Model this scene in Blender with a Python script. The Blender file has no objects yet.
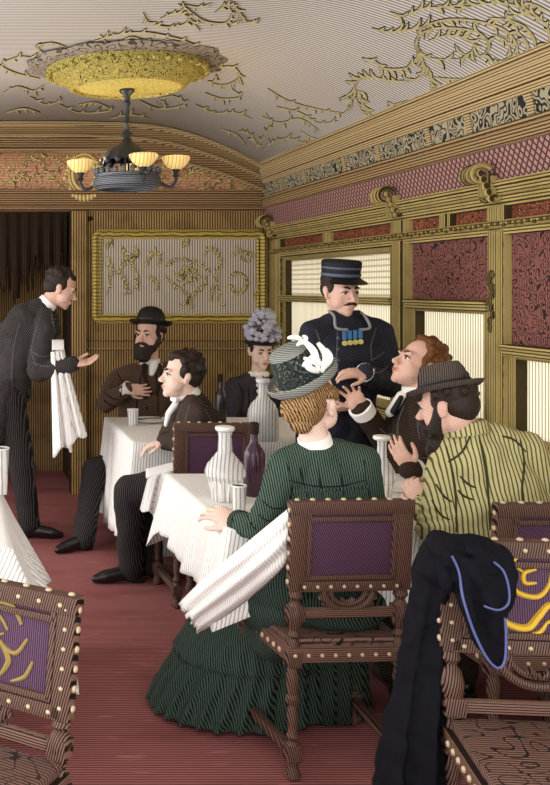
import bpy, bmesh, math, random
from mathutils import Vector, Matrix, Euler
random.seed(7)
V = Vector
PI = math.pi
sc = bpy.context.scene
COL = sc.collection
# ------------------------------------------------------------------ camera geometry
FPX, CX, CY, EYE = 1000.0, -40.0, 288.0, 1.6
def P(px, py, Y):
    return V(((px - CX) * Y / FPX, Y, EYE - (py - CY) * Y / FPX))
XW, YB = 2.46, 7.8            # right wall, back wall

cd = bpy.data.cameras.new('camera'); cam = bpy.data.objects.new('camera', cd); COL.objects.link(cam)
cam.location = (0, 0, EYE); cam.rotation_euler = (PI / 2, 0, 0)
cd.sensor_fit = 'HORIZONTAL'; cd.sensor_width = 36; cd.lens = 36 * FPX / 550
cd.shift_x = (275 - CX) / 550; cd.shift_y = -(392.5 - CY) / 550
cd.clip_start = 0.05
sc.camera = cam
# ------------------------------------------------------------------ materials
def lin(c):
    c = c / 255.0
    return c / 12.92 if c <= 0.04045 else ((c + 0.055) / 1.055) ** 2.4
def rgb(r, g, b): return (lin(r), lin(g), lin(b), 1)

class NT:
    def __init__(s, name):
        s.m = bpy.data.materials.new(name); s.m.use_nodes = True
        s.t = s.m.node_tree; s.b = s.t.nodes['Principled BSDF']
    def n(s, typ, **kw):
        x = s.t.nodes.new(typ)
        for k, v in kw.items(): setattr(x, k, v)
        return x
    def l(s, a, b): s.t.links.new(a, b)
    def coord(s, rot=(0, 0, 0), scale=(1, 1, 1)):
        tc = s.n('ShaderNodeTexCoord'); mp = s.n('ShaderNodeMapping')
        mp.inputs['Rotation'].default_value = rot; mp.inputs['Scale'].default_value = scale
        s.l(tc.outputs['Object'], mp.inputs['Vector']); return mp.outputs['Vector']
    def mix(s, fac, a, b):
        m = s.n('ShaderNodeMix', data_type='RGBA')
        s.l(fac, m.inputs[0])
        for k, v in ((6, a), (7, b)):
            if isinstance(v, tuple): m.inputs[k].default_value = v
            else: s.l(v, m.inputs[k])
        return m.outputs[2]
    def math(s, op, a, b=0.0, c=None):
        m = s.n('ShaderNodeMath', operation=op)
        for k, v in enumerate((a, b)):
            if isinstance(v, (int, float)): m.inputs[k].default_value = v
            else: s.l(v, m.inputs[k])
        return m.outputs[0]
    def stripes(s, period, rot=(0, 0, 0), width=0.4, distort=1.0, dscale=1.5, soft=0.25):
        w = s.n('ShaderNodeTexWave', wave_type='BANDS', bands_direction='X', wave_profile='SIN')
        w.inputs['Scale'].default_value = 0.31416 / period
        w.inputs['Distortion'].default_value = distort
        w.inputs['Detail'].default_value = 2; w.inputs['Detail Scale'].default_value = dscale
        s.l(s.coord(rot), w.inputs['Vector'])
        r = s.n('ShaderNodeMapRange'); r.inputs[1].default_value = 1 - width - soft / 2; r.inputs[2].default_value = 1 - width + soft / 2
        s.l(w.outputs['Fac'], r.inputs[0]); return r.outputs[0]
    def contours(s, scale, k, width, rot=(0, 0, 0), sc3=(1, 1, 1), detail=0.0):
        nz = s.n('ShaderNodeTexNoise'); nz.inputs['Scale'].default_value = scale; nz.inputs['Detail'].default_value = detail
        s.l(s.coord(rot, sc3), nz.inputs['Vector'])
        f = s.math('FRACT', s.math('MULTIPLY', nz.outputs['Fac'], k))
        return s.math('LESS_THAN', f, width)
    def noise(s, scale, lo, hi, sc3=(1, 1, 1), detail=3):
        nz = s.n('ShaderNodeTexNoise'); nz.inputs['Scale'].default_value = scale; nz.inputs['Detail'].default_value = detail
        s.l(s.coord((0, 0, 0), sc3), nz.inputs['Vector'])
        r = s.n('ShaderNodeMapRange'); r.inputs[1].default_value = lo; r.inputs[2].default_value = hi
        s.l(nz.outputs['Fac'], r.inputs[0]); return r.outputs[0]
    def done(s, col, rough=0.7, metal=0.0, spec=0.3):
        if isinstance(col, tuple): s.b.inputs['Base Color'].default_value = col
        else: s.l(col, s.b.inputs['Base Color'])
        s.b.inputs['Roughness'].default_value = rough; s.b.inputs['Metallic'].default_value = metal
        s.b.inputs['Specular IOR Level'].default_value = spec
        return s.m

def ink(name, base, line, period=0.015, rot=(0, 0, 0), width=0.4, distort=0.8, rough=0.75, metal=0, var=0.0, spec=0.2, cross=None, dscale=1.5):
    period *= 0.55; t = NT(name); c = t.mix(t.stripes(period, rot, width, distort, dscale), base, line)
    if cross is not None: c = t.mix(t.math('MULTIPLY', t.stripes(period * 1.1, cross, width * 0.8, distort), 0.8), c, line)
    if var: c = t.mix(t.math('MULTIPLY', t.noise(6, 0.5, 0.75), var), c, line)
    return t.done(c, rough, metal, spec)
def flat(name, c, rough=0.6, metal=0, spec=0.3): return NT(name).done(c, rough, metal, spec)
def damask(name, base, dark, scale, k, width, stripe=None, sc3=(1, 1, 1), hi=None, rough=0.8):
    t = NT(name); c = base
    if stripe: c = t.mix(t.stripes(stripe[0], stripe[1], 0.35, 0.3), base, stripe[2])
    if hi: c = t.mix(t.contours(scale * 0.8, k * 0.7, 0.2, (0.3, 0.2, 0.1), sc3), c, hi)
    c = t.mix(t.contours(scale, k, width, (0, 0, 0), sc3, 1.0), c, dark)
    return t.done(c, rough)
RX, RY, RZ = (PI / 2, 0, 0), (0, PI / 2, 0), (0, 0, PI / 2)   # stripes vary along x; RZ: along y; RY: along z
M = {}
M['ceiling'] = ink('ceiling_paint', rgb(216, 210, 203), rgb(136, 129, 123), 0.05, RZ, 0.42, 0.25)
M['ceiling_gold'] = flat('ceiling_gold', rgb(196, 184, 136))
M['ink'] = flat('ink_line', rgb(38, 32, 28), 0.9)
M['arch'] = ink('arch_wood', rgb(168, 140, 98), rgb(62, 47, 30), 0.028, RY, 0.4, 0.8)
M['arch_light'] = ink('arch_light_wood', rgb(190, 166, 122), rgb(80, 62, 40), 0.022, RY, 0.3, 0.6)
M['plank'] = ink('wall_planks', rgb(172, 141, 92), rgb(56, 41, 24), 0.036, (0, 0, 0), 0.42, 0.6, var=0.5)
M['plank_dark'] = ink('corridor_planks', rgb(158, 126, 82), rgb(46, 33, 20), 0.036, (0, 0, 0), 0.45, 0.6, var=0.5)
M['header'] = ink('header_wood', rgb(162, 130, 92), rgb(58, 42, 28), 0.032, RY, 0.42, 0.8)
M['lunette'] = damask('lunette_paint', rgb(204, 160, 124), rgb(140, 98, 70), 9, 7, 0.2, (0.02, RY, rgb(176, 128, 92)))
M['gilt'] = ink('gilt_frame', rgb(192, 170, 92), rgb(104, 86, 38), 0.05, RY, 0.25, 3.0, rough=0.6)
M['panel'] = ink('panel_fabric', rgb(206, 194, 178), rgb(120, 108, 94), 0.036, (0, 0, 0), 0.38, 0.3)
M['ornament'] = flat('ornament_gold', rgb(216, 194, 126), 0.6)
M['olive'] = ink('olive_wood', rgb(172, 152, 96), rgb(62, 51, 26), 0.026, RZ, 0.35, 0.6, var=0.3)
M['olive_h'] = ink('olive_wood_rail', rgb(176, 156, 98), rgb(62, 51, 26), 0.026, RY, 0.36, 0.7, var=0.25)
M['olive_dark'] = ink('olive_wood_dark', rgb(104, 88, 46), rgb(36, 28, 12), 0.018, RZ, 0.45, 0.8)
M['damask'] = damask('red_damask', rgb(142, 92, 84), rgb(34, 16, 14), 15, 9, 0.30, (0.013, RZ, rgb(92, 50, 46)))
M['frieze_red'] = damask('red_frieze', rgb(124, 66, 46), rgb(22, 11, 8), 30, 9, 0.42, None, (1, 1, 1), rgb(200, 120, 70))
M['frieze_grey'] = damask('grey_frieze', rgb(164, 154, 128), rgb(34, 30, 26), 15, 8, 0.42, None)
M['brown_dark'] = ink('dark_walnut', rgb(60, 40, 32), rgb(18, 12, 10), 0.014, (0.3, 0.2, 0.8), 0.45, 1.0)
M['carpet'] = None
t = NT('carpet')
c = t.mix(t.stripes(0.016, RZ, 0.4, 1.0, 0.8), rgb(172, 110, 107), rgb(98, 55, 57))
c = t.mix(t.math('MULTIPLY', t.noise(1.6, 0.52, 0.7, (0.7, 2, 1)), 0.5), c, rgb(96, 46, 50))
c = t.mix(t.math('MULTIPLY', t.noise(7, 0.64, 0.72, (0.6, 3, 1)), 0.55), c, rgb(190, 130, 124))
M['carpet'] = t.done(c, 0.95, 0, 0.05)
t = NT('lattice')
a = t.stripes(0.03, (PI / 4, 0, PI / 2), 0.22, 0.1); b = t.stripes(0.03, (-PI / 4, 0, PI / 2), 0.22, 0.1)
M['lattice'] = t.done(t.mix(t.math('MAXIMUM', a, b), rgb(172, 130, 122), rgb(70, 42, 42)), 0.8)
# people and cloth
M['skin'] = ink('skin', rgb(232, 192, 174), rgb(196, 148, 130), 0.012, (0.2, 0.6, 0.5), 0.25, 0.8, rough=0.6)
M['skin_pale'] = ink('pale_skin', rgb(240, 210, 194), rgb(212, 172, 156), 0.012, (0.2, 0.6, 0.5), 0.2, 0.8, rough=0.6)
M['black_cloth'] = ink('black_cloth', rgb(24, 22, 23), rgb(96, 90, 88), 0.018, (0.3, 0.7, 0.4), 0.2, 0.8, rough=0.9)
M['black_trouser'] = ink('black_trousers', rgb(22, 20, 21), rgb(78, 72, 72), 0.02, (0, 0, 0.5), 0.2, 0.5, rough=0.9)
M['brown_tweed'] = ink('brown_tweed', rgb(142, 114, 98), rgb(34, 26, 22), 0.018, (0.2, 0.8, 0.3), 0.45, 1.0, rough=0.9, cross=(0.1, -0.8, 0.2))
M['brown_coat'] = ink('dark_brown_coat', rgb(82, 62, 48), rgb(20, 15, 12), 0.015, (0.2, 0.8, 0.3), 0.5, 1.5, rough=0.9, cross=(0.1, -0.8, 0.2))
M['dark_jacket'] = ink('dark_jacket', rgb(30, 25, 23), rgb(104, 84, 72), 0.017, (0.2, 1.0, 0.3), 0.2, 0.8, rough=0.9)
M['violet'] = ink('violet_dress', rgb(92, 83, 92), rgb(28, 25, 29), 0.018, (0.2, 0.8, 0.3), 0.42, 1.0, rough=0.9, cross=(0.1, -0.8, 0.2))
M['navy'] = ink('navy_uniform', rgb(20, 20, 27), rgb(76, 77, 92), 0.018, (0.2, 0.8, 0.3), 0.16, 1.0, rough=0.85)
M['green'] = ink('green_wool', rgb(78, 98, 86), rgb(16, 21, 18), 0.014, (0.1, 0.15, 0.2), 0.45, 1.2, rough=0.9)
M['green_skirt'] = ink('green_skirt', rgb(66, 83, 73), rgb(13, 17, 15), 0.016, (0.0, 0.3, 0.6), 0.45, 1.5, rough=0.9)
M['tan'] = ink('striped_tan', rgb(190, 182, 132), rgb(88, 80, 46), 0.026, (0, 0.12, 0.1), 0.26, 0.6, rough=0.9)
M['cream'] = flat('white_linen', rgb(246, 243, 238), 0.8)
M['linen'] = ink('table_linen', rgb(252, 250, 247), rgb(186, 181, 176), 0.02, (0, 0, PI / 4), 0.2, 1.0, rough=0.9)
M['towel'] = ink('napkin_linen', rgb(250, 248, 245), rgb(196, 191, 187), 0.016, (0, 0.1, 0.6), 0.10, 1.2, rough=0.9)
M['hair_black'] = ink('black_hair', rgb(28, 22, 20), rgb(74, 60, 52), 0.009, (0.5, 0.4, 0.2), 0.2, 4.0, rough=0.6)
M['hair_brown'] = ink('brown_hair', rgb(164, 128, 84), rgb(60, 42, 26), 0.015, (0.5, 0.4, 0.2), 0.42, 5.0, rough=0.6)
M['hair_red'] = ink('auburn_hair', rgb(138, 90, 52), rgb(50, 28, 16), 0.011, (0.5, 0.4, 0.2), 0.45, 4.0, rough=0.6)
M['hair_grey'] = ink('dark_grey_hair', rgb(64, 52, 44), rgb(22, 18, 15), 0.010, (0.5, 0.4, 0.2), 0.45, 4.0, rough=0.6)
M['felt_black'] = flat('black_felt', rgb(30, 28, 28), 0.6)
M['felt_grey'] = ink('grey_felt', rgb(96, 84, 78), rgb(40, 34, 32), 0.012, (0, 0, 0.3), 0.4, 0.6, rough=0.9)
M['band_grey'] = ink('grey_ribbon', rgb(150, 152, 146), rgb(70, 72, 70), 0.012, RY, 0.3, 0.6)
M['hat_net'] = damask('green_net', rgb(40, 48, 44), rgb(14, 15, 14), 40, 6, 0.4, None, (1, 1, 1), rgb(92, 100, 94))
M['lilac'] = ink('lilac_petals', rgb(204, 202, 216), rgb(96, 92, 114), 0.010, (0.4, 0.5, 0.3), 0.3, 2.0)
M['eye_white'] = flat('eye_white', rgb(232, 226, 218), 0.3)
M['eye_dark'] = flat('eye_iris', rgb(24, 18, 16), 0.3)
M['lips'] = flat('lips', rgb(180, 104, 96), 0.5)
M['shoe'] = flat('black_leather', rgb(24, 22, 22), 0.3, 0, 0.5)
M['cap'] = ink('cap_cloth', rgb(34, 37, 48), rgb(14, 15, 20), 0.012, RY, 0.4, 0.6, rough=0.6)
M['cap_band'] = flat('cap_band', rgb(84, 90, 108), 0.5)
M['piping'] = flat('grey_piping', rgb(150, 150, 150), 0.6)
M['blue_ribbon'] = flat('blue_ribbon', rgb(66, 118, 168), 0.6)
M['medal_gold'] = flat('medal_gold', rgb(206, 190, 110), 0.4)
# furniture
M['wood'] = ink('chair_wood', rgb(112, 82, 70), rgb(26, 17, 14), 0.012, (0.15, 0.2, 0.1), 0.46, 0.8, rough=0.5)
M['wood_lit'] = ink('chair_wood_lit', rgb(124, 92, 79), rgb(34, 22, 18), 0.012, RY, 0.4, 0.8, rough=0.5)  # lit copy of the chair wood, the lighter tone is in its colour
M['leather'] = ink('purple_leather', rgb(98, 66, 90), rgb(30, 18, 29), 0.012, (0, 0.5, 0.1), 0.42, 0.6, rough=0.6)
M['leather_v'] = ink('violet_leather', rgb(98, 66, 94), rgb(30, 18, 30), 0.011, (0, 0, 0.0), 0.42, 0.6, rough=0.6)
M['gold_thread'] = flat('gold_thread', rgb(206, 166, 44), 0.5)
M['gold_dull'] = flat('dull_gold_thread', rgb(140, 118, 62), 0.6)
M['brass'] = flat('brass_nail', rgb(196, 178, 146), 0.45, 0.2)
t = NT('tooled_seat')
c = t.mix(t.stripes(0.012, RZ, 0.4, 0.6), rgb(120, 90, 79), rgb(44, 28, 24))
M['seat'] = t.done(t.mix(t.contours(14, 5, 0.14), c, rgb(26, 16, 14)), 0.6)
M['coat'] = flat('blue_black_coat', rgb(13, 13, 20), 0.85, 0, 0.12)
M['coat_highlight'] = flat('coat_edge_highlight', rgb(80, 88, 136), 0.5)  # pale blue that paints highlights on the coat's edge and fold
M['china'] = flat('china', rgb(240, 238, 234), 0.3)
M['bottle'] = ink('wine_bottle', rgb(84, 48, 70), rgb(34, 18, 30), 0.012, (0, 0, 0), 0.4, 0.3, rough=0.2, spec=0.5)
M['bottle_black'] = flat('dark_bottle', rgb(34, 30, 32), 0.2, 0, 0.5)
M['iron'] = flat('chandelier_metal', rgb(58, 60, 64), 0.4, 0.4)
M['iron_lit'] = ink('chandelier_metal_lit', rgb(122, 126, 132), rgb(34, 34, 38), 0.018, RY, 0.4, 1.5, rough=0.4, metal=0.3)  # lit copy of the chandelier metal, ring highlights put into its colour
M['rosette'] = damask('rosette_gilt', rgb(176, 162, 84), rgb(74, 62, 26), 34, 7, 0.34, None)
M['rosette_in'] = damask('rosette_inner', rgb(192, 182, 104), rgb(126, 112, 54), 26, 7, 0.2, None)
M['rosette_grey'] = damask('rosette_rim', rgb(150, 138, 124), rgb(70, 62, 54), 14, 6, 0.3, None)
M['shade'] = None
t = NT('lamp_glass'); t.b.inputs['Emission Color'].default_value = rgb(255, 214, 130); t.b.inputs['Emission Strength'].default_value = 0.25
M['shade'] = t.done(t.mix(t.stripes(0.02, (0, 0, 0), 0.2, 0.5), rgb(236, 206, 140), rgb(176, 130, 66)), 0.4)
# glass: clear vessel with white engraved facets
def glassmat(name, tint, mixv):
    t = NT(name); nt = t.t
    tr = t.n('ShaderNodeBsdfTransparent'); tr.inputs[0].default_value = tint
    mx = t.n('ShaderNodeMixShader'); mx.inputs[0].default_value = mixv
    out = nt.nodes['Material Output']
    c = t.mix(t.stripes(0.016, (0, 0, 0.4), 0.25, 0.8), rgb(255, 254, 252), rgb(178, 176, 174))
    t.done(c, 0.15, 0, 0.5)
    t.l(tr.outputs[0], mx.inputs[1]); t.l(t.b.outputs[0], mx.inputs[2]); t.l(mx.outputs[0], out.inputs[0])
    return t.m
M['glass'] = glassmat('cut_glass', (0.97, 0.97, 0.97, 1), 0.62)
M['glass_frost'] = glassmat('frosted_glass', (0.95, 0.95, 0.95, 1), 0.8)
# window blind: translucent ribbed cloth that daylight shines through
def blind(name, rot, cross=None):
    t = NT(name)
    f = t.stripes(0.024, rot, 0.3, 0.3)
    c = t.mix(f, rgb(250, 246, 232), rgb(176, 166, 142))
    if cross: c = t.mix(t.stripes(0.035, cross, 0.2, 0.3), c, rgb(190, 182, 160))
    tl = t.n('ShaderNodeBsdfTranslucent'); t.l(c, tl.inputs[0])
    df = t.n('ShaderNodeBsdfDiffuse'); t.l(c, df.inputs[0])
    mx = t.n('ShaderNodeMixShader'); mx.inputs[0].default_value = 0.35
    t.l(tl.outputs[0], mx.inputs[1]); t.l(df.outputs[0], mx.inputs[2])
    t.l(mx.outputs[0], t.t.nodes['Material Output'].inputs[0]); return t.m
M['blind'] = blind('ribbed_pane', RZ)
M['blind_x'] = blind('checked_pane', RZ, RY)

# ------------------------------------------------------------------ mesh builder
class MB:
    def __init__(s): s.v = []; s.f = []; s.mi = []; s.cur = 0
    def add(s, vs, fs):
        b = len(s.v); s.v.extend([V(x) for x in vs])
        s.f.extend([[i + b for i in f] for f in fs]); s.mi.extend([s.cur] * len(fs))
    def box(s, lo, hi, Mx=None):
        x0, y0, z0 = lo; x1, y1, z1 = hi
        vs = [(x0, y0, z0), (x1, y0, z0), (x1, y1, z0), (x0, y1, z0), (x0, y0, z1), (x1, y0, z1), (x1, y1, z1), (x0, y1, z1)]
        if Mx is not None: vs = [Mx @ V(v) for v in vs]
        s.add(vs, [(0, 3, 2, 1), (4, 5, 6, 7), (0, 1, 5, 4), (1, 2, 6, 5), (2, 3, 7, 6), (3, 0, 4, 7)])
    def cbox(s, c, h, bev=0.0, Mx=None):
        """box with chamfered edges"""
        if bev <= 0: return s.box([c[i] - h[i] for i in range(3)], [c[i] + h[i] for i in range(3)], Mx)
        bm = bmesh.new(); bmesh.ops.create_cube(bm, size=2)
        for v in bm.verts: v.co = V((c[0] + v.co.x * h[0], c[1] + v.co.y * h[1], c[2] + v.co.z * h[2]))
        bmesh.ops.bevel(bm, geom=bm.edges[:], offset=bev, segments=2, affect='EDGES', profile=0.6)
        s.frombm(bm, Mx)
    def frombm(s, bm, Mx=None):
        bm.verts.ensure_lookup_table(); bm.verts.index_update()
        vs = [(Mx @ v.co if Mx is not None else v.co.copy()) for v in bm.verts]
        s.add(vs, [[v.index for v in f.verts] for f in bm.faces]); bm.free()
    def rings(s, rings, cap=True, closed=True):
        n = len(rings[0]); vs = [p for r in rings for p in r]; fs = []
        for i in range(len(rings) - 1):
            for j in range(n if closed else n - 1):
                k = (j + 1) % n
                fs.append((i * n + j, i * n + k, (i + 1) * n + k, (i + 1) * n + j))
        if cap and closed:
            fs.append(tuple(range(n - 1, -1, -1))); fs.append(tuple((len(rings) - 1) * n + j for j in range(n)))
        s.add(vs, fs)
    def lathe(s, prof, n=20, Mx=None, sx=1, sy=1, fn=None):
        """prof: list of (r, z)"""
        rr = []
        for (r, z) in prof:
            ring = []
            for k in range(n):
                a = 2 * PI * k / n; q = r
                if fn: q = fn(r, z, a)
                p = V((q * math.cos(a) * sx, q * math.sin(a) * sy, z))
                ring.append(Mx @ p if Mx is not None else p)
            rr.append(ring)
        s.rings(rr)
    def ell(s, c, r, Mx=None, seg=16, rot=None):
        rows = 10; rr = []
        for i in range(rows + 1):
            th = -PI / 2 + PI * i / rows; th = max(-PI / 2 + 0.05, min(PI / 2 - 0.05, th))
            ring = []
            for k in range(seg):
                a = 2 * PI * k / seg
                p = V((r[0] * math.cos(th) * math.cos(a), r[1] * math.cos(th) * math.sin(a), r[2] * math.sin(th)))
                if rot is not None: p = rot @ p
                p = p + V(c)
                ring.append(Mx @ p if Mx is not None else p)
            rr.append(ring)
        s.rings(rr)
    def frustum(s, a, b, ra, rb, n=14):
        a = V(a); b = V(b); d = (b - a)
        if d.length < 1e-6: return
        d.normalize(); u = d.orthogonal().normalized(); w = d.cross(u)
        s.rings([[a + (u * math.cos(2 * PI * k / n) + w * math.sin(2 * PI * k / n)) * ra for k in range(n)],
                 [b + (u * math.cos(2 * PI * k / n) + w * math.sin(2 * PI * k / n)) * rb for k in range(n)]])
    def limb(s, pts, rad, n=14):
        """overlapping solids for a remesh: spheres joined by frusta"""
        for i, p in enumerate(pts):
            s.ell(p, (rad[i],) * 3, seg=n)
            if i: s.frustum(pts[i - 1], p, rad[i - 1], rad[i], n)
    def tube(s, pts, rad, n=8, flatten=None):
        """single skinned tube"""
        pts = [V(p) for p in pts]; m = len(pts)
        if isinstance(rad, (int, float)): rad = [rad] * m
        T = []
        for i in range(m):
            d = pts[min(i + 1, m - 1)] - pts[max(i - 1, 0)]
            T.append(d.normalized() if d.length > 1e-9 else V((0, 0, 1)))
        u = T[0].orthogonal().normalized(); rr = []
        for i in range(m):
            u = (u - T[i] * u.dot(T[i]))
            u = u.normalized() if u.length > 1e-6 else T[i].orthogonal().normalized()
            w = T[i].cross(u)
            rr.append([pts[i] + (u * math.cos(2 * PI * k / n) + w * math.sin(2 * PI * k / n)) * rad[i] for k in range(n)])
        s.rings(rr)
    def loft(s, secs, n=28, power=2.3):
        """secs: (center, right, fwd, rx, ry)"""
        rr = []
        for (c, r, f, rx, ry) in secs:
            ring = []
            for k in range(n):
                a = 2 * PI * k / n; ca, sa = math.cos(a), math.sin(a)
                q = (abs(ca) ** power + abs(sa) ** power) ** (-1 / power)
                ring.append(V(c) + V(r) * (rx * ca * q) + V(f) * (ry * sa * q))
            rr.append(ring)
        s.rings(rr)
    def sheet(s, grid, thick, normal=None):
        """grid[i][j] of points -> slab with thickness"""
        R, C = len(grid), len(grid[0])
        def nrm(i, j):
            a = grid[min(i + 1, R - 1)][j] - grid[max(i - 1, 0)][j]; b = grid[i][min(j + 1, C - 1)] - grid[i][max(j - 1, 0)]
            q = a.cross(b); return q.normalized() if q.length > 1e-9 else V((0, 0, 1))
        top = [[grid[i][j] + nrm(i, j) * thick / 2 for j in range(C)] for i in range(R)]
        bot = [[grid[i][j] - nrm(i, j) * thick / 2 for j in range(C)] for i in range(R)]
        vs = [p for r in top for p in r] + [p for r in bot for p in r]; N = R * C; fs = []
        for i in range(R - 1):
            for j in range(C - 1):
                a, b, c, d = i * C + j, i * C + j + 1, (i + 1) * C + j + 1, (i + 1) * C + j
                fs.append((a, b, c, d)); fs.append((N + d, N + c, N + b, N + a))
        for i in range(R - 1):
            fs.append((i * C, (i + 1) * C, N + (i + 1) * C, N + i * C))
            fs.append(((i + 1) * C + C - 1, i * C + C - 1, N + i * C + C - 1, N + (i + 1) * C + C - 1))
        for j in range(C - 1):
            fs.append((j + 1, j, N + j, N + j + 1)); o = (R - 1) * C
            fs.append((o + j, o + j + 1, N + o + j + 1, N + o + j))
        s.add(vs, fs)
    def mesh(s, name, off=None):
        me = bpy.data.meshes.new(name)
        o = V(off) if off is not None else V((0, 0, 0))
        me.from_pydata([tuple(v - o) for v in s.v], [], s.f); me.update()
        if any(s.mi): me.polygons.foreach_set('material_index', s.mi)
        return me
def root_loc(o):
    while o.parent is not None: o = o.parent
    return V(o.location)
def build(mb, name, mat, parent=None, smooth=True, world=False, voxel=0, sm=2, noise=0, nsize=0.08, recalc=True, auto=40):
    me = mb.mesh(name, root_loc(parent) if (world and parent is not None) else None)
    if recalc or voxel:
        bm = bmesh.new(); bm.from_mesh(me)
        if voxel: bmesh.ops.recalc_face_normals(bm, faces=bm.faces)
        else: bmesh.ops.recalc_face_normals(bm, faces=bm.faces)
        bm.to_mesh(me); bm.free()
    ob = bpy.data.objects.new(name, me); COL.objects.link(ob)
    if voxel:
        r = ob.modifiers.new('r', 'REMESH'); r.mode = 'VOXEL'; r.voxel_size = voxel
        if sm:
            q = ob.modifiers.new('s', 'SMOOTH'); q.factor = 0.5; q.iterations = sm
        if noise:
            tx = bpy.data.textures.new('folds', 'CLOUDS'); tx.noise_scale = nsize; tx.noise_depth = 1
            q = ob.modifiers.new('d', 'DISPLACE'); q.texture = tx; q.strength = noise; q.mid_level = 0.5; q.texture_coords = 'LOCAL'
        dg = bpy.context.evaluated_depsgraph_get(); dg.update()
        new = bpy.data.meshes.new_from_object(ob.evaluated_get(dg))
        ob.modifiers.clear(); old = ob.data; ob.data = new; bpy.data.meshes.remove(old); me = new; me.name = name
    me.materials.clear()
    for m in (mat if isinstance(mat, (list, tuple)) else [mat]): me.materials.append(m)
    if not voxel and any(mb.mi): me.polygons.foreach_set('material_index', mb.mi)
    if smooth:
        me.polygons.foreach_set('use_smooth', [True] * len(me.polygons))
        if not voxel and auto and hasattr(me, 'set_sharp_from_angle'): me.set_sharp_from_angle(angle=math.radians(auto))
    else:
        me.polygons.foreach_set('use_smooth', [False] * len(me.polygons))
    if parent is not None: ob.parent = parent
    return ob
def tag(o, label, cat, group=None, kind=None):
    o['label'] = label; o['category'] = cat
    if group: o['group'] = group
    if kind: o['kind'] = kind
    return o
def thing(name, label, cat, loc=(0, 0, 0), rz=0, group=None):
    o = bpy.data.objects.new(name, None); COL.objects.link(o); o.location = loc; o.rotation_euler = (0, 0, rz)
    o.empty_display_size = 0.1
    return tag(o, label, cat, group)
def struct(o, label=None, cat=None):
    o['kind'] = 'structure'
    if label: o['label'] = label; o['category'] = cat or 'wall'
    return o
def spline(pts, n=8):
    """Catmull-Rom through pts (any dimension Vectors)"""
    pts = [V(p) for p in pts]; out = []
    for i in range(len(pts) - 1):
        p0 = pts[max(i - 1, 0)]; p1 = pts[i]; p2 = pts[i + 1]; p3 = pts[min(i + 2, len(pts) - 1)]
        for k in range(n):
            t = k / n
            out.append(0.5 * ((2 * p1) + (p2 - p0) * t + (2 * p0 - 5 * p1 + 4 * p2 - p3) * t * t + (3 * p1 - p0 - 3 * p2 + p3) * t ** 3))
    out.append(pts[-1]); return out
def frame_from(y, up=(0, 0, 1)):
    y = V(y).normalized(); x = y.cross(V(up)).normalized(); z = x.cross(y)
    return Matrix(((x.x, y.x, z.x), (x.y, y.y, z.y), (x.z, y.z, z.z)))
def xf(loc, R): return Matrix.Translation(V(loc)) @ R.to_4x4()
def zframe(z, hint=(0, 1, 0)):
    z = V(z).normalized(); x = V(hint).cross(z).normalized(); y = z.cross(x)
    return Matrix(((x.x, y.x, z.x), (x.y, y.y, z.y), (x.z, y.z, z.z)))
# ================================================================== ROOM
Y0 = 1.2
CEIL = [(-1.76, 2.40), (-1.6, 2.54), (-1.25, 2.717), (-0.86, 2.834), (-0.39, 2.87), (0.31, 2.875), (1.09, 2.87), (1.56, 2.834), (1.95, 2.717), (2.3, 2.54), (2.46, 2.40)]
INNER = [(-1.76, 2.27), (-1.7, 2.327), (-1.35, 2.467), (-1.175, 2.52), (-0.78, 2.62), (-0.39, 2.655), (0.31, 2.66), (1.09, 2.655), (1.48, 2.62), (1.875, 2.52), (2.05, 2.467), (2.4, 2.327), (2.46, 2.27)]
def smooth_profile(p, n=6):
    return [(q.x, q.z) for q in spline([V((a, 0, b)) for a, b in p], n)]
CP = smooth_profile(CEIL); IP = smooth_profile(INNER)
def interp(prof, x):
    for i in range(len(prof) - 1):
        if prof[i][0] <= x <= prof[i + 1][0]:
            a, b = prof[i], prof[i + 1]
            return a[1] + (b[1] - a[1]) * (x - a[0]) / max(1e-9, b[0] - a[0])
    return prof[0][1] if x < prof[0][0] else prof[-1][1]
# floor
mb = MB(); mb.box((-1.76, Y0, -0.06), (2.6, 8.9, 0.0)); struct(build(mb, 'floor', M['carpet'], smooth=False), 'dark red carpet covering the dining car floor', 'floor')
# ceiling: arched sheet
mb = MB(); g = [[V((x, y, z + 0.02)) for (x, z) in CP] for y in (Y0, 3, 4.5, 6, YB + 0.1)]; mb.sheet(g, 0.04)
struct(build(mb, 'ceiling', M['ceiling'], auto=0), 'grey arched ceiling painted with gold scrollwork', 'ceiling')
# back wall
mb = MB()
mb.box((0.86, YB, 0), (2.56, YB + 0.08, 2.9)); mb.box((-1.76, YB, 0), (-0.25, YB + 0.08, 2.9)); mb.box((-0.25, YB, 2.2), (0.86, YB + 0.08, 2.9))
struct(build(mb, 'wall_back', M['plank'], smooth=False), 'brown planked end wall of the dining car', 'wall')
# doorway with a passage behind
mb = MB(); mb.box((-0.25, 8.75, 0), (1.1, 8.83, 2.2)); mb.box((-0.33, YB + 0.08, 0), (-0.25, 8.83, 2.2)); mb.box((0.9, YB + 0.08, 0), (0.98, 8.75, 2.2)); mb.box((-0.33, YB + 0.08, 2.2), (1.1, 8.83, 2.26))
dr = struct(build(mb, 'door_1', M['plank_dark'], smooth=False), 'open doorway to a dim planked passage in the end wall', 'door')
mb = MB(); mb.cbox((0.92, YB - 0.015, 1.1), (0.06, 0.04, 1.1), 0.008); mb.cbox((-0.31, YB - 0.015, 1.1), (0.06, 0.04, 1.1), 0.008)
build(mb, 'door_frame', M['plank'], dr)
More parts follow.
